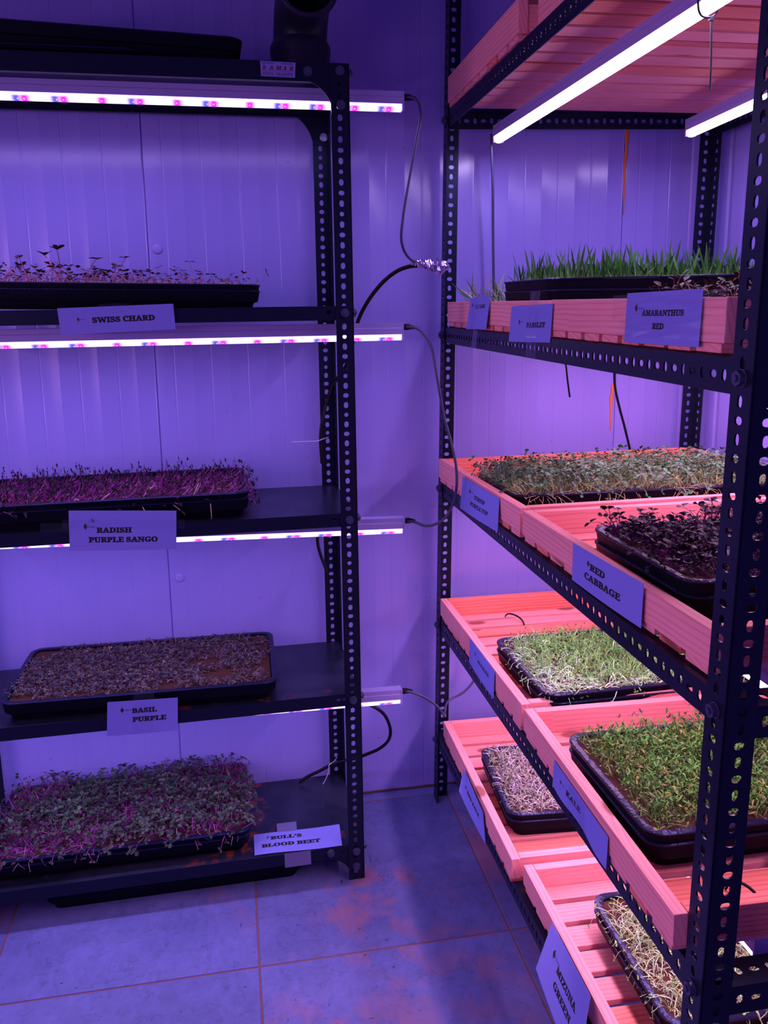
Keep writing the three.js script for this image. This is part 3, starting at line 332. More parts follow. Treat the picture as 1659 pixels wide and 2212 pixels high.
{ const T = trayInCrate(C8, 0.573, 1.032, 0.028, { Wd: 0.300, h: 0.043, under: 1, off: 0.016, soilDrop: 0.004, label: 'wet rimmed black tray of dense bright green kale sprouts', underLabel: ['empty black tray nested under the bright green kale tray'] });
  const a = { h: 0.025, r: 0.0007, bend: 0.8, stem: [0.10, 0.24, 0.03], tip: [0.07, 0.24, 0.02], leaf: [0.045, 0.205, 0.013], ll: 0.0096, lw: 0.0026, up: 0.75, wild: 0.3 };
  carpet(T, 95, [a, { ...a, leaf: [0.10, 0.30, 0.025] }, { ...a, leaf: [0.022, 0.10, 0.008] }, { ...a, leaf: [0.20, 0.27, 0.06], stem: [0.30, 0.25, 0.08], bend: 1.5, wild: 0.6 }], 6000, { height: (x, z) => 0.8 + 0.5 * fbm(x * 9 + 1, z * 9, 2), choose: (x, z, r) => { const d = smooth(0.5, 0.62, fbm(x * 8 + 9, z * 8, 3)); const q = r(); return q < 0.12 + 0.3 * d ? 3 : q < 0.45 ? 1 : q < 0.8 ? 0 : 2; }, bare: (x, z, r) => { const e = Math.min(x + 0.281, 0.134 - Math.abs(z)); return e < 0.035 && r() < 0.55 * (1 - e / 0.035); } }); 
  const r = rng(97), sp = []; for (let i = 0; i < 30; i++) sp.push([-0.22 + 0.4 * r(), -0.128, 1.2 + 0.5 * r(), (r() - 0.5) * 0.4, -0.1]); planted(T, 98, [{ ...a, leaf: [0.09, 0.03, 0.02], stem: [0.3, 0.2, 0.06], ll: 0.006 }], sp, 'sprout'); }
{ const T = trayInCrate(C9, 0.592, 0.474, -0.050, { Wd: 0.300, h: 0.043, under: 1, off: 0.015, soilDrop: 0.003, label: 'black tray of short lilac pink red kale sprouts on the bottom level', underLabel: ['empty black tray nested under the red kale tray'] });
  const a = { h: 0.020, r: 0.0011, bend: 1.3, stem: [0.48, 0.52, 0.46], tip: [0.40, 0.44, 0.38], leaf: [0.13, 0.12, 0.12], ll: 0.004, lw: 0.0026, up: 0.4, wild: 0.65 };
  carpet(T, 101, [a, { ...a, stem: [0.56, 0.48, 0.60], tip: [0.46, 0.38, 0.50] }, { ...a, stem: [0.26, 0.32, 0.16], leaf: [0.09, 0.12, 0.05], h: 0.023 }], 4600, { spill: 0.3, comb: [-0.1, 0.1], choose: (x, z, r) => { const e = Math.min(x + 0.281, 0.134 - Math.abs(z)); return r() < 0.15 + 0.4 * smooth(0.05, 0, e) ? 2 : r() < 0.55 ? 0 : 1; } }); }
{ const T = trayInCrate(C10, 0.633, 1.033, -0.010, { Wd: 0.300, h: 0.043, under: 1, off: 0.016, soilDrop: 0.006, label: 'black tray of matted straw coloured mizuna sprouts on the bottom level', underLabel: ['empty black tray nested under the mizuna tray'] });
  const a = { h: 0.036, r: 0.0009, bend: 1.6, lean: 0.4, stem: [0.46, 0.66, 0.38], tip: [0.42, 0.62, 0.34], leaf: [0.20, 0.28, 0.08], ll: 0.0055, lw: 0.003, up: 0.4, wild: 0.9 };
  carpet(T, 105, [a, { ...a, leaf: [0.16, 0.34, 0.06], stem: [0.42, 0.55, 0.16] }, { ...a, stem: [0.58, 0.66, 0.46], bend: 2.2, h: 0.032 }], 4600, { spill: 0.25, height: (x, z) => 0.75 + 0.5 * fbm(x * 12, z * 12, 2), bare: (x, z, r) => x < -0.24 && z < -0.10 && r() < 0.9 }); }

// ------------------------------------------------------------------ LED bars
function barParts(t, len, strip, mode) { // runs along local x from 0 to len, top at y=0, lamp below
  const hs = new THREE.Shape(); for (const [i, p] of [[-0.0115, 0], [0.0115, 0], [0.0115, -0.010], [0.0125, -0.012], [0.0125, -0.025], [-0.0125, -0.025], [-0.0125, -0.012], [-0.0115, -0.010]].entries()) i ? hs.lineTo(...p) : hs.moveTo(...p); hs.closePath();
  part('housing', new THREE.ExtrudeGeometry(hs, { depth: len - 0.006, bevelEnabled: false }).rotateY(Math.PI / 2).translate(0.003, 0, 0), M.housing, t);
  const ds = []; const R = mode === 'tube' ? 0.0105 : 0.0115, dep = mode === 'tube' ? 0.015 : 0.0135; for (let i = 0; i <= 14; i++) { const a = Math.PI * i / 14, c = Math.cos(a), s = Math.sin(a); ds.push([R * Math.sign(c) * Math.pow(Math.abs(c), 0.6), -0.0252 - dep * Math.pow(s, 0.75)]); }
  const P = [], U = [], I = []; ds.forEach(([z, y], i) => { P.push(0.004, y, z, len - 0.005, y, z); const v = i / 14; const vv = v < 0.5 ? v * 2 : (1 - v) * 2; U.push(0, vv, len / 1.2, vv); if (i) { const a = 2 * i - 2; I.push(a, a + 1, a + 3, a, a + 3, a + 2); } });
  const g = new THREE.BufferGeometry(); g.setAttribute('position', new THREE.Float32BufferAttribute(P, 3)); g.setAttribute('uv', new THREE.Float32BufferAttribute(U, 2)); g.setIndex(I); g.computeVertexNormals(); part('light_strip', g, strip, t);
  for (const x of [0.002, len - 0.002]) part('end_cap', box(0.004, 0.0395, 0.0265, x, -0.0195, 0, 0.001), M.housing, t); }
function areaLight(t, len, spec, x0 = 0, tilt = 0) { const l = new THREE.RectAreaLight(spec.color, spec.intensity, len, 0.020); l.position.set(x0 + len / 2, -0.0415, 0); l.rotation.x = -Math.PI / 2 - tilt; t.add(l); }
const barAY = [1.7965, 1.3165, 0.872, 0.4475], barAx = [0.1265, 0.1215, 0.1205, 0.111], where = ['under the top shelf', 'under the swiss chard shelf', 'under the radish shelf', 'under the basil shelf'];
barAY.forEach((y, i) => { const t = thing('grow_light_bar', 'white LED bar with blue and magenta chips ' + where[i], 'lamp', 'LED light bars'); const sl = [0, 0, 0.026, 0.022][i]; t.position.copy(inA(barAx[i] - 1.16, y + sl * 1.16, 0.284)); t.rotation.set(0, YA, -sl); barParts(t, 1.16, M.stripA, 'strip'); areaLight(t, 1.13, LAMP_A, 0.01); areaLight(t, 0.60, LAMP_A, 0.01); part('plug', join([new THREE.CylinderGeometry(0.0068, 0.0068, 0.014, 12).rotateZ(Math.PI / 2).translate(1.167, -0.0095, 0), new THREE.CylinderGeometry(0.0038, 0.0062, 0.014, 12).rotateZ(-Math.PI / 2).rotateZ(-0.12).translate(1.180, -0.0103, 0)]), M.cordBlack, t); });  // the shorter area light is added to brighten the left part of each bay
function barB(label, a, b, spec = LAMP_B) { const A = inB(...a), Bv = inB(...b), d = Bv.clone().sub(A), len = d.length(), t = thing('tube_light', label, 'lamp', 'LED tubes of the crate rack'); d.normalize(); const side = d.clone().cross(V3(0, 1, 0)).normalize(); t.position.copy(A); t.quaternion.setFromRotationMatrix(new THREE.Matrix4().makeBasis(d, side.clone().cross(d), side)); barParts(t, len, spec === LAMP_T ? M.stripT : M.stripB, 'tube'); areaLight(t, len - 0.02, spec, 0.01); return t; }
barB('white LED tube glowing under the top crates, nearer the aisle', [0.366, 1.772, 0.110], [0.395, 1.7745, 1.285], LAMP_T);
barB('white LED tube glowing under the top crates, by the right wall', [0.800, 1.772, 0.215], [0.742, 1.7745, 1.290], LAMP_T);
[[1.296, 1.2815, 'second'], [0.908, 0.9205, 'third'], [0.537, 0.570, 'fourth']].forEach(([r, f, w]) => { const d = 0.0045; const bx = w === 'second' ? 0.56 : 0.376; barB('LED tube hidden below the crates of the ' + w + ' level, nearer the aisle', [bx, r - d, 0.130], [bx - 0.006, f - d, 1.300]); barB('LED tube hidden below the crates of the ' + w + ' level, by the right wall', [0.830, r - d, 0.130], [0.822, f - d, 1.300]); });

// ------------------------------------------------------------------ cables, ties, foil
const CORDS = [
  ['grey cord from the top light bar hanging down to the foil wrapped splice', 0.0030, M.cordGrey, [[0.132, 1.7865, 0.286], [0.144, 1.786, 0.288], [0.155, 1.775, 0.296], [0.158, 1.745, 0.306], [0.149, 1.699, 0.308], [0.132, 1.615, 0.308], [0.118, 1.539, 0.308], [0.116, 1.496, 0.298], [0.128, 1.469, 0.278], [0.148, 1.453, 0.258], [0.167, 1.448, 0.248]]],
  ['thick black cable arching from the foil splice down behind the left rack', 0.0046, M.cordBlack, [[0.167, 1.442, 0.248], [0.145, 1.44, 0.248], [0.121, 1.432, 0.238], [0.093, 1.412, 0.229], [0.067, 1.381, 0.209], [0.048, 1.348, 0.189], [0.037, 1.322, 0.179], [0.030, 1.287, 0.16], [0.024, 1.243, 0.13], [0.016, 1.202, 0.07], [-0.006, 1.167, 0.045], [-0.026, 1.126, 0.055], [-0.041, 1.08, 0.0745], [-0.047, 1.034, 0.0745], [-0.045, 0.969, 0.0745]]],
  ['grey cord looping past the crates from the chard light bar to the radish light bar', 0.0032, M.cordGrey, [[0.128, 1.3070, 0.286], [0.137, 1.3065, 0.288], [0.147, 1.305, 0.298], [0.16, 1.292, 0.318], [0.173, 1.268, 0.328], [0.183, 1.213, 0.337], [0.192, 1.161, 0.337], [0.204, 1.099, 0.337], [0.219, 1.042, 0.342], [0.227, 0.995, 0.347], [0.228, 0.953, 0.347], [0.222, 0.908, 0.337], [0.205, 0.874, 0.327], [0.18, 0.857, 0.317], [0.161, 0.855, 0.308], [0.144, 0.860, 0.290], [0.127, 0.8625, 0.286]]],
  ['grey cord from the lowest light bar sagging behind the lower beam', 0.0030, M.cordGrey, [[0.116, 0.4375, 0.286], [0.126, 0.437, 0.287], [0.144, 0.431, 0.288], [0.172, 0.411, 0.278], [0.203, 0.381, 0.267], [0.224, 0.349, 0.257], [0.240, 0.331, 0.2], [0.272, 0.322, 0.125], [0.312, 0.338, 0.120], [0.342, 0.376, 0.125], [0.346, 0.42, 0.125]]],
  ['short black cable hanging under the radish shelf beside the rear post', 0.0040, M.cordBlack, [[-0.061, 0.800, 0.066], [-0.061, 0.758, 0.066], [-0.053, 0.723, 0.066], [-0.042, 0.688, 0.0745], [-0.04, 0.66, 0.076]]],
  ['black cable looping out under the lowest light bar and back to the rear post', 0.0042, M.cordBlack, [[0.02, 0.408, 0.262], [0.056, 0.381, 0.249], [0.082, 0.342, 0.219], [0.097, 0.296, 0.199], [0.098, 0.242, 0.159], [0.081, 0.206, 0.129], [0.054, 0.177, 0.099], [0.021, 0.155, 0.078], [-0.017, 0.15, 0.077], [-0.049, 0.141, 0.077], [-0.075, 0.129, 0.077], [-0.105, 0.113, 0.070], [-0.13, 0.097, 0.068]]],
  ['grey cable dropping straight down the wall behind the tall grass', 0.0034, M.cordGrey, [[0.379, 1.756, 0.100], [0.386, 1.638, 0.098], [0.392, 1.531, 0.085], [0.396, 1.409, 0.082], [0.399, 1.330, 0.080], [0.399, 1.25, 0.080]]],
  ['black cable slanting down the wall behind the turnip greens', 0.0034, M.cordBlack, [[0.726, 1.240, 0.085], [0.731, 1.147, 0.080], [0.748, 1.086, 0.076], [0.766, 1.03, 0.076], [0.784, 0.967, 0.076], [0.79, 0.93, 0.076]]]];
for (const [l, r, m, pts] of CORDS) single('power_cable', tube(pts, r, 90, 8), m, l, 'cable', 'power cables of the light bars');
{ const r = rng(9), pts = [[0.148, 1.4475, 0.248], [0.162, 1.446, 0.249], [0.180, 1.444, 0.249], [0.199, 1.4415, 0.249], [0.214, 1.440, 0.249], [0.226, 1.440, 0.249], [0.237, 1.4395, 0.248]], rad = [0.0055, 0.0085, 0.0095, 0.0125, 0.0165, 0.0150, 0.0035]; const g = new THREE.TubeGeometry(new THREE.CatmullRomCurve3(pts.map((p) => V3(...p))), 26, 1, 11, false), p = g.attributes.position, c = new THREE.CatmullRomCurve3(pts.map((q) => V3(...q))); const J = {};
  for (let i = 0; i < p.count; i++) { const k = Math.floor(i / 12), j = i % 12 % 11, t = k / 26, ce = c.getPointAt(t), d = V3(p.getX(i), p.getY(i), p.getZ(i)).sub(ce).normalize(), f = t * 6, a = Math.min(5, Math.floor(f)), R = rad[a] + (rad[a + 1] - rad[a]) * (f - a); const key = k * 11 + j; J[key] ??= 0.72 + 0.55 * r(); d.multiplyScalar(R * J[key]); p.setXYZ(i, ce.x + d.x, ce.y + d.y, ce.z + d.z); }
  const o = g.toNonIndexed(); o.computeVertexNormals(); single('foil_wrap', o, M.foil, 'crumpled silver foil wrapped round the cable splice beside the right rack', 'foil'); }
function tie(label, mat, pts, w = 0.0026) { const g = tube(pts, w / 2, 30, 4); single('cable_tie', g, mat, label, 'cable tie', 'cable ties on the racks'); }
tie('white cable tie sticking out from the rear post of the left rack', M.tieWhite, [[-0.0225, 1.030, 0.0365], [-0.033, 1.031, 0.060], [-0.046, 1.031, 0.0815], [-0.054, 1.028, 0.081], [-0.085, 1.027, 0.078], [-0.119, 1.026, 0.073]]);
tie('white cable tie hanging from the foot of the left rack rear post', M.tieWhite, [[-0.0225, 0.140, 0.0365], [-0.036, 0.146, 0.068], [-0.049, 0.147, 0.0825], [-0.052, 0.127, 0.083], [-0.062, 0.103, 0.084], [-0.068, 0.0935, 0.084]]);
tie('black cable tie tail pointing down under the crate with the parsley sign', M.cordBlack, [[0.3865, 1.262, 0.555], [0.392, 1.235, 0.556], [0.394, 1.204, 0.562], [0.400, 1.168, 0.562]], 0.0040);
tie('black cable tie bent up through the slats behind the alfalfa tray', M.cordBlack, (() => { const b = [[0.407, 0.5555, 0.150], [0.412, 0.5640, 0.155], [0.424, 0.5680, 0.176], [0.434, 0.5640, 0.196], [0.438, 0.5570, 0.206], [0.4385, 0.552, 0.209]]; return b.map((p) => inB(...p).toArray()); })(), 0.0042);
tie('black cable tie poking up between the slats in front of the kale tray', M.cordBlack, [[0.355, 0.583, 1.235], [0.360, 0.597, 1.240], [0.368, 0.603, 1.254], [0.376, 0.598, 1.268], [0.380, 0.584, 1.276]].map((p) => inB(...p).toArray()), 0.0040);
{ // straps round the two top tubes, each with its tail hanging
  const strap = (label, x, z, tail) => { const t = thing('cable_tie', label, 'cable tie', 'cable ties on the racks'); const P = []; for (let i = 0; i <= 20; i++) { const a = i / 20 * 6.283, c = Math.cos(a), s = Math.sin(a); P.push(inB(x + 0.0150 * Math.sign(c) * Math.pow(Math.abs(c), 0.7), 1.7525 + 0.0245 * Math.sign(s) * Math.pow(Math.abs(s), 0.7), z).toArray()); } part('loop', tube(P, 0.0016, 60, 5), M.cordBlack, t); part('head', box(0.006, 0.005, 0.005).translate(...inB(x + 0.006, 1.7265, z).toArray()), M.cordBlack, t); part('tail', tube(tail.map((p) => inB(...p).toArray()), 0.0014, 20, 5), M.cordBlack, t); };
  strap('black cable tie round the aisle side top tube with a long hanging tail', 0.3865, 0.985, [[0.3925, 1.7265, 0.985], [0.394, 1.700, 0.986], [0.395, 1.668, 0.988], [0.395, 1.634, 0.990]]);
  strap('black cable tie round the wall side top tube with a short slanting tail', 0.780, 0.560, [[0.786, 1.7265, 0.560], [0.782, 1.705, 0.560], [0.776, 1.675, 0.560], [0.770, 1.645, 0.560]]); }

// ------------------------------------------------------------------ grey pipe elbow on the left rack
{ const t = thing('pipe_elbow', 'dark grey plastic pipe elbow with an open mouth standing on the left rack', 'pipe'); t.position.copy(inA(-0.0765, SH_A[0], 0.172)); t.rotation.y = YA;
  const lathe = (p, m, n) => part(n, new THREE.LatheGeometry(p.map(([a, b]) => new THREE.Vector2(a, b)), 44), m, t);
  lathe([[0.056, 0.001], [0.0625, 0.001], [0.0645, 0.006], [0.0645, 0.060], [0.0660, 0.064], [0.0660, 0.076], [0.0635, 0.082], [0.0590, 0.090]], M.pipe, 'socket');
  const arc = []; for (let i = 0; i <= 12; i++) { const a = i / 12 * Math.PI / 2 * 0.97; arc.push([0.004 * i / 12, 0.085 + 0.075 * Math.sin(a), 0.075 * (1 - Math.cos(a))]); } arc.push([0.006, 0.163, 0.100]);
  part('bend', tube(arc, 0.0585, 40, 40), M.pipe, t);
  const m = new THREE.LatheGeometry([[0.0515, -0.10], [0.0530, 0], [0.0530, 0.032], [0.0560, 0.034], [0.0620, 0.034], [0.0640, 0.031], [0.0640, 0.018], [0.0600, 0.010], [0.0590, 0]].map(([a, b]) => new THREE.Vector2(a, b)), 44).rotateX(Math.PI / 2); const mm = part('mouth', m, M.pipe, t); mm.position.set(0.006, 0.163, 0.095); }

// ------------------------------------------------------------------ paper signs and the sticker
function canvasTex(w, h, draw) { const c = document.createElement('canvas'); c.width = w; c.height = h; draw(c.getContext('2d'), w, h); const t = new THREE.CanvasTexture(c); t.colorSpace = THREE.SRGBColorSpace; t.anisotropy = 8; return t; }
function slabText(x, s, cx, cy, size, sx = 1.15, align = 'center', weight = 0.085) { x.save(); x.translate(cx, cy); x.scale(sx, 1); x.font = 'bold ' + size + 'px serif'; x.textAlign = align; x.textBaseline = 'middle'; x.fillStyle = x.strokeStyle = '#07060a'; x.lineJoin = 'miter'; x.lineWidth = size * weight; x.strokeText(s, 0, 0); x.fillText(s, 0, 0); x.restore(); }
function signTex(w, h, lx, ly, lines, faint) { return canvasTex(w, h, (x) => { x.fillStyle = '#f3f1f4'; x.fillRect(0, 0, w, h);
  x.globalAlpha = faint ? 0.5 : 1; x.fillStyle = '#4a4526'; const s = h * 0.05; const X = lx * w, Y = ly * h; x.beginPath(); x.moveTo(X, Y - s * 1.6); x.quadraticCurveTo(X + s * 1.1, Y, X, Y + s * 1.7); x.quadraticCurveTo(X - s * 1.2, Y + s * 0.4, X - s * 0.9, Y - s * 0.3); x.fill(); x.fillStyle = '#8a7a2c'; x.beginPath(); x.moveTo(X, Y + s * 1.5); x.quadraticCurveTo(X + s * 1.5, Y + s * 0.4, X + s * 0.8, Y - s * 0.6); x.quadraticCurveTo(X + s * 0.1, Y + s * 0.3, X, Y + s * 1.5); x.fill();
  x.font = 'bold ' + (s * 1.15) + 'px serif'; x.fillStyle = '#5a5668'; x.textBaseline = 'middle'; x.fillText('Abaya', X + s * 1.3, Y + s * 0.2); x.globalAlpha *= 0.6; x.fillRect(X + s * 0.2, Y + s * 2.6, s * 3.6, 1.5); x.globalAlpha = 1;
  for (const [t, cx, cy, size, sx] of lines) slabText(x, t, cx * w, cy * h, size * h, sx); }); }
const paperBack = std(0.26, 0.27, 0.80, 0.75);  // white paper, with the violet light cast put into its colour
function sheetGeo(c, bulge, th = 0.0004, nx = 14, ny = 10) { const [tl, tr, br, bl] = c, n = bl.clone().sub(tl).cross(tr.clone().sub(tl)).normalize(); const row = (s) => { const P = []; for (let j = 0; j <= ny; j++) for (let i = 0; i <= nx; i++) { const u = i / nx, v = j / ny, p = tl.clone().lerp(tr, u).lerp(bl.clone().lerp(br, u), v); p.addScaledVector(n, bulge(u, v) + s); P.push(p.x, p.y, p.z); } return P; };
  const make = (s, flip) => { const g = new THREE.BufferGeometry(), P = row(s), U = [], I = []; for (let j = 0; j <= ny; j++) for (let i = 0; i <= nx; i++) U.push(i / nx, 1 - j / ny); for (let j = 0; j < ny; j++) for (let i = 0; i < nx; i++) { const a = j * (nx + 1) + i, b = a + 1, d = a + nx + 1, e = d + 1; flip ? I.push(a, b, d, b, e, d) : I.push(a, d, b, b, d, e); } g.setAttribute('position', new THREE.Float32BufferAttribute(P, 3)); g.setAttribute('uv', new THREE.Float32BufferAttribute(U, 2)); g.setIndex(I); g.computeVertexNormals(); return g; };
  const f = make(th, false), b = make(0, true); const rim = new THREE.BufferGeometry(), F = f.attributes.position, Bp = b.attributes.position, P = [], idx = []; for (let i = 0; i <= nx; i++) idx.push(i); for (let j = 1; j <= ny; j++) idx.push(j * (nx + 1) + nx); for (let i = nx - 1; i >= 0; i--) idx.push(ny * (nx + 1) + i); for (let j = ny - 1; j > 0; j--) idx.push(j * (nx + 1)); const g3 = (A, k) => [A.getX(k), A.getY(k), A.getZ(k)]; idx.forEach((a, i) => { const q = idx[(i + 1) % idx.length]; P.push(...g3(F, a), ...g3(F, q), ...g3(Bp, a), ...g3(F, q), ...g3(Bp, q), ...g3(Bp, a)); }); rim.setAttribute('position', new THREE.Float32BufferAttribute(P, 3)); rim.setAttribute('uv', new THREE.Float32BufferAttribute(P.length / 3 * 2, 2)); rim.computeVertexNormals();
  return { front: f, back: join([b, rim]) }; }
function sign(words, c, tex, bulge, tapes = []) { const ctr = c[0].clone().add(c[2]).multiplyScalar(0.5), s = thing('paper_sign', words, 'sign', 'paper name signs on the racks'); s.position.copy(ctr); const C = c.map((p) => p.clone().sub(ctr)), g = sheetGeo(C, bulge || (() => 0)); part('printed_face', g.front, new THREE.MeshPhysicalMaterial({ map: tex, roughness: 0.7, side: THREE.DoubleSide, color: new THREE.Color().setRGB(0.22, 0.25, 0.84) }), s); part('paper', g.back, paperBack, s);  // the blue tint on the printed face is violet light cast put into white paper
  for (const [u0, v0, u1, v1, grey, lift = 0.0011] of tapes) { const at = (u, v) => C[0].clone().lerp(C[1], u).lerp(C[3].clone().lerp(C[2], u), v); const r = rng(Math.floor((u0 + 3 * v0 + 5) * 977)); part('tape', sheetGeo([at(u0, v0), at(u1, v0), at(u1, v1), at(u0, v1)], (u, v) => (bulge && v0 + v * (v1 - v0) <= 1 && v0 + v * (v1 - v0) >= 0 ? bulge(u0 + u * (u1 - u0), v0 + v * (v1 - v0)) : 0) + lift + 0.0007 * vnoise(u * 9 + u0 * 70, v * 12) , 0.00012, 16, 16).front, grey ? M.tapeGrey : M.tape, s); } return s; }
const A4 = (p, z = 0.3592) => p.map(([x, y]) => inA(x, y, z));
const B4 = (p, x = 0.2475) => p.map(([y, z, q]) => inB(q ?? x, y, z));
const wave = (a, b = 0) => (u, v) => a * Math.sin(u * 3.1) * v + b * v * v;
sign('white paper sign reading SWISS CHARD hung slightly crooked on the second shelf', A4([[-0.5932, 1.3569], [-0.3698, 1.3631], [-0.3678, 1.3123], [-0.5897, 1.3046]]), signTex(1024, 236, 0.165, 0.44, [['SWISS CHARD', 0.555, 0.505, 0.27, 1.22]]), wave(0.001), [[0.36, -0.10, 0.62, 0.24]]);
sign('white paper sign reading RADISH PURPLE SANGO on the third shelf edge', A4([[-0.6042, 0.948], [-0.3884, 0.935], [-0.3932, 0.8513], [-0.6084, 0.8622]], 0.3600), signTex(1024, 376, 0.15, 0.39, [['RADISH', 0.415, 0.49, 0.17, 1.30], ['PURPLE SANGO', 0.50, 0.73, 0.17, 1.30]]), wave(0.002), [[-0.06, 0.22, 1.08, 0.46], [-0.26, 0.30, 0.03, 0.52]]);
sign('white paper sign reading BASIL PURPLE on the fourth shelf edge', A4([[-0.5584, 0.5185], [-0.41, 0.5134], [-0.4144, 0.4367], [-0.565, 0.4399]], 0.3600), signTex(720, 380, 0.21, 0.26, [['BASIL', 0.525, 0.30, 0.18, 1.22], ['PURPLE', 0.595, 0.56, 0.18, 1.25]]), wave(0.002), [[0.36, -0.34, 0.66, 1.36]]);
sign('white paper sign reading BULLS BLOOD BEET lying on the bottom shelf', [[-0.2576, 0.0925, 0.2669], [-0.0469, 0.0925, 0.2685], [-0.0524, 0.0915, 0.3511], [-0.259, 0.0915, 0.3438]].map((p) => inA(...p)), signTex(1024, 380, 0.16, 0.22, [["BULL'S", 0.37, 0.28, 0.20, 1.35], ['BLOOD BEET', 0.42, 0.62, 0.20, 1.38]], true), (u, v) => 0.001 * Math.sin(u * 7), [[0.27, -0.42, 0.50, 0.02, true, 0.0004]]);
single('tape_strip', sheetGeo([[-0.190, 0.0915, 0.352], [-0.128, 0.0915, 0.352], [-0.128, 0.058, 0.3565], [-0.190, 0.058, 0.3565]].map((p) => inA(...p)), (u, v) => 0.0006 * vnoise(u * 9, v * 9)).front, M.tapeGrey, 'strip of grey tape wrapped over the bottom shelf edge below the beet sign', 'tape');
sign('white paper sign reading OATGRASS on the rear crate of the second level', B4([[1.3468 + 0.021, 0.315], [1.370, 0.463], [1.302, 0.457], [1.300, 0.305]], 0.2500).map((p, i) => i > 1 ? p.add(V3(-0.006, 0, 0)) : p), signTex(760, 400, 0.17, 0.24, [['OATGRASS', 0.58, 0.30, 0.155, 1.0]]), wave(0.003), [[0.42, 0.0, 0.66, 1.6]]);
sign('white paper sign reading PARSLEY on the second level below the tall grass', B4([[1.3467, 0.603], [1.3490, 0.812], [1.2860, 0.806], [1.2810, 0.592]], 0.2485), signTex(900, 380, 0.26, 0.44, [['PARSLEY', 0.665, 0.54, 0.17, 1.25]]), wave(0.003), [[0.48, -0.35, 0.72, 1.55]]);
sign('white paper sign reading AMARANTHUS RED on the second level beside the near post', B4([[1.3585, 1.077], [1.3590, 1.2595], [1.2950, 1.2585], [1.2950, 1.075]], 0.2480), signTex(1000, 480, 0.16, 0.30, [['AMARANTHUS', 0.53, 0.405, 0.145, 1.06], ['RED', 0.50, 0.655, 0.145, 1.06]]), wave(0.003), [[-0.22, 0.03, 1.28, 0.88]]);
sign('white paper sign reading TURNIP PURPLE TOP on the third level crate', B4([[0.9680, 0.320, 0.2385], [0.9720, 0.572, 0.2455], [0.9080, 0.590, 0.238], [0.8965, 0.325, 0.2325]]), signTex(1000, 420, 0.26, 0.30, [['TURNIP', 0.53, 0.40, 0.15, 1.15], ['PURPLE TOP', 0.535, 0.65, 0.15, 1.15]]), wave(0.004, 0), []);
sign('white paper sign reading RED CABBAGE on the third level crate', B4([[0.9810, 0.936, 0.2490], [0.9880, 1.163, 0.2510], [0.9270, 1.163, 0.2510], [0.9220, 0.940, 0.2480]]), signTex(1000, 440, 0.26, 0.30, [['RED', 0.40, 0.36, 0.21, 1.15], ['CABBAGE', 0.47, 0.64, 0.21, 1.15]]), wave(0.002), []);
sign('white paper sign reading ALFALFA on the fourth level crate', B4([[0.6060, 0.389, 0.2445], [0.6070, 0.577, 0.2445], [0.5480, 0.580, 0.2425], [0.5480, 0.392, 0.2430]]), signTex(900, 420, 0.26, 0.32, [['ALFALFA', 0.585, 0.45, 0.17, 1.15]]), wave(0.002), []);
sign('white paper sign reading RED KALE on the bottom level crate', B4([[0.2640, 0.362, 0.2440], [0.2600, 0.537, 0.2400], [0.1990, 0.560, 0.2405], [0.2310, 0.400, 0.2228]]), signTex(900, 470, 0.22, 0.42, [['RED KALE', 0.55, 0.46, 0.17, 1.1]]), wave(0.004), []);
sign('white paper sign reading KALE on the fourth level front crate', B4([[0.6010, 0.917, 0.2410], [0.6060, 1.134, 0.2365], [0.5610, 1.142, 0.2330], [0.5570, 0.918, 0.2400]]), signTex(1000, 300, 0.17, 0.42, [['KALE', 0.40, 0.50, 0.25, 1.2]]), (u, v) => 0.0025 * Math.sin(u * 9) * v, [[0.32, 0.05, 0.62, 0.95]]);
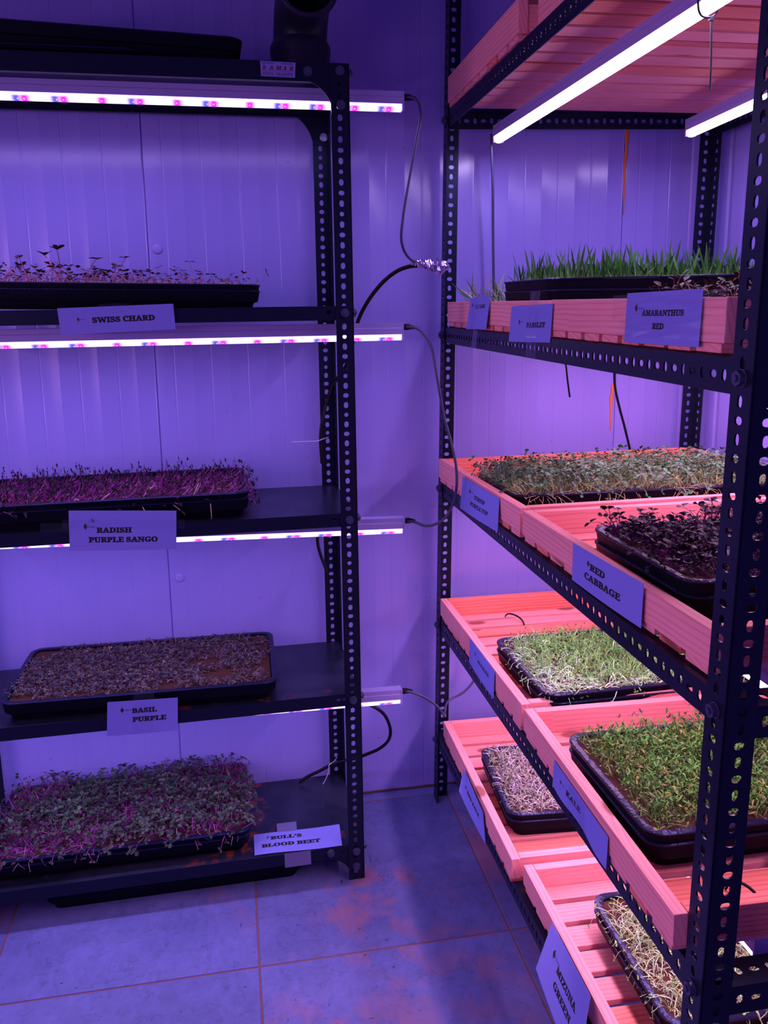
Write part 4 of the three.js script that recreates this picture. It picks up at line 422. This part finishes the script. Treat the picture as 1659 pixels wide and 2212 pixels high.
sign('white paper sign reading MIZUNA GREEN flaring off the bottom level crate', B4([[0.3020, 0.928, 0.2460], [0.3060, 1.091, 0.2440], [0.2270, 1.150, 0.2000], [0.2565, 0.972, 0.2020]]), signTex(900, 560, 0.22, 0.33, [['MIZUNA', 0.56, 0.43, 0.14, 1.2], ['GREEN', 0.54, 0.66, 0.14, 1.25]]), (u, v) => 0.002 * Math.sin(u * 5) * v, []);
{ const tex = canvasTex(640, 280, (x, w, h) => { x.fillStyle = '#efe2df'; x.fillRect(0, 0, w, h); x.fillStyle = '#3a2d7a'; x.font = 'bold 40px sans-serif'; x.textBaseline = 'middle'; x.fillText('9821355318', 36, 32); x.fillText('9966860863', 380, 32); x.fillStyle = '#c01616'; x.strokeStyle = '#c01616'; x.lineWidth = 5; x.font = 'italic bold 104px serif'; 'SAMAR'.split('').forEach((c, i) => { x.fillText(c, 32 + i * 122, 116); x.strokeText(c, 32 + i * 122, 116); }); x.fillRect(34, 174, 570, 6); x.fillStyle = '#a01834'; x.font = 'bold 70px serif'; x.save(); x.translate(30, 228); x.scale(0.98, 1); x.lineWidth = 2; x.fillText('STEEL TRADERS', 0, 0, 590); x.restore(); });
  const st = sign('small red and white sticker reading SAMAR STEEL TRADERS on the top shelf edge', A4([[-0.1765, 1.8285], [-0.1067, 1.8275], [-0.1086, 1.7995], [-0.1755, 1.8005]], 0.3536), tex, null, []); st.name = numbered('maker_sticker'); st.userData.category = 'sticker'; delete st.userData.group; }

// ------------------------------------------------------------------ unseen bars added on the left wall to light crates, signs and left bays
for (const [y, w] of [[1.62, 'highest'], [1.32, 'middle'], [1.00, 'lowest']]) { const t = thing('grow_light_bar', 'LED bar along the left side wall, the ' + w + ' of three', 'lamp', 'LED light bars'); t.position.set(XL, y, 0.50); t.quaternion.setFromRotationMatrix(new THREE.Matrix4().makeBasis(V3(0, 0, 1), V3(-1, 0, 0), V3(0, -1, 0))); barParts(t, 2.7, M.stripA, 'strip'); areaLight(t, 2.68, LAMP_FILL, 0.01, 0.40); }

scene.traverse((o) => { if (o.isMesh) { o.castShadow = true; o.receiveShadow = true; } });
renderer.render(scene, camera);
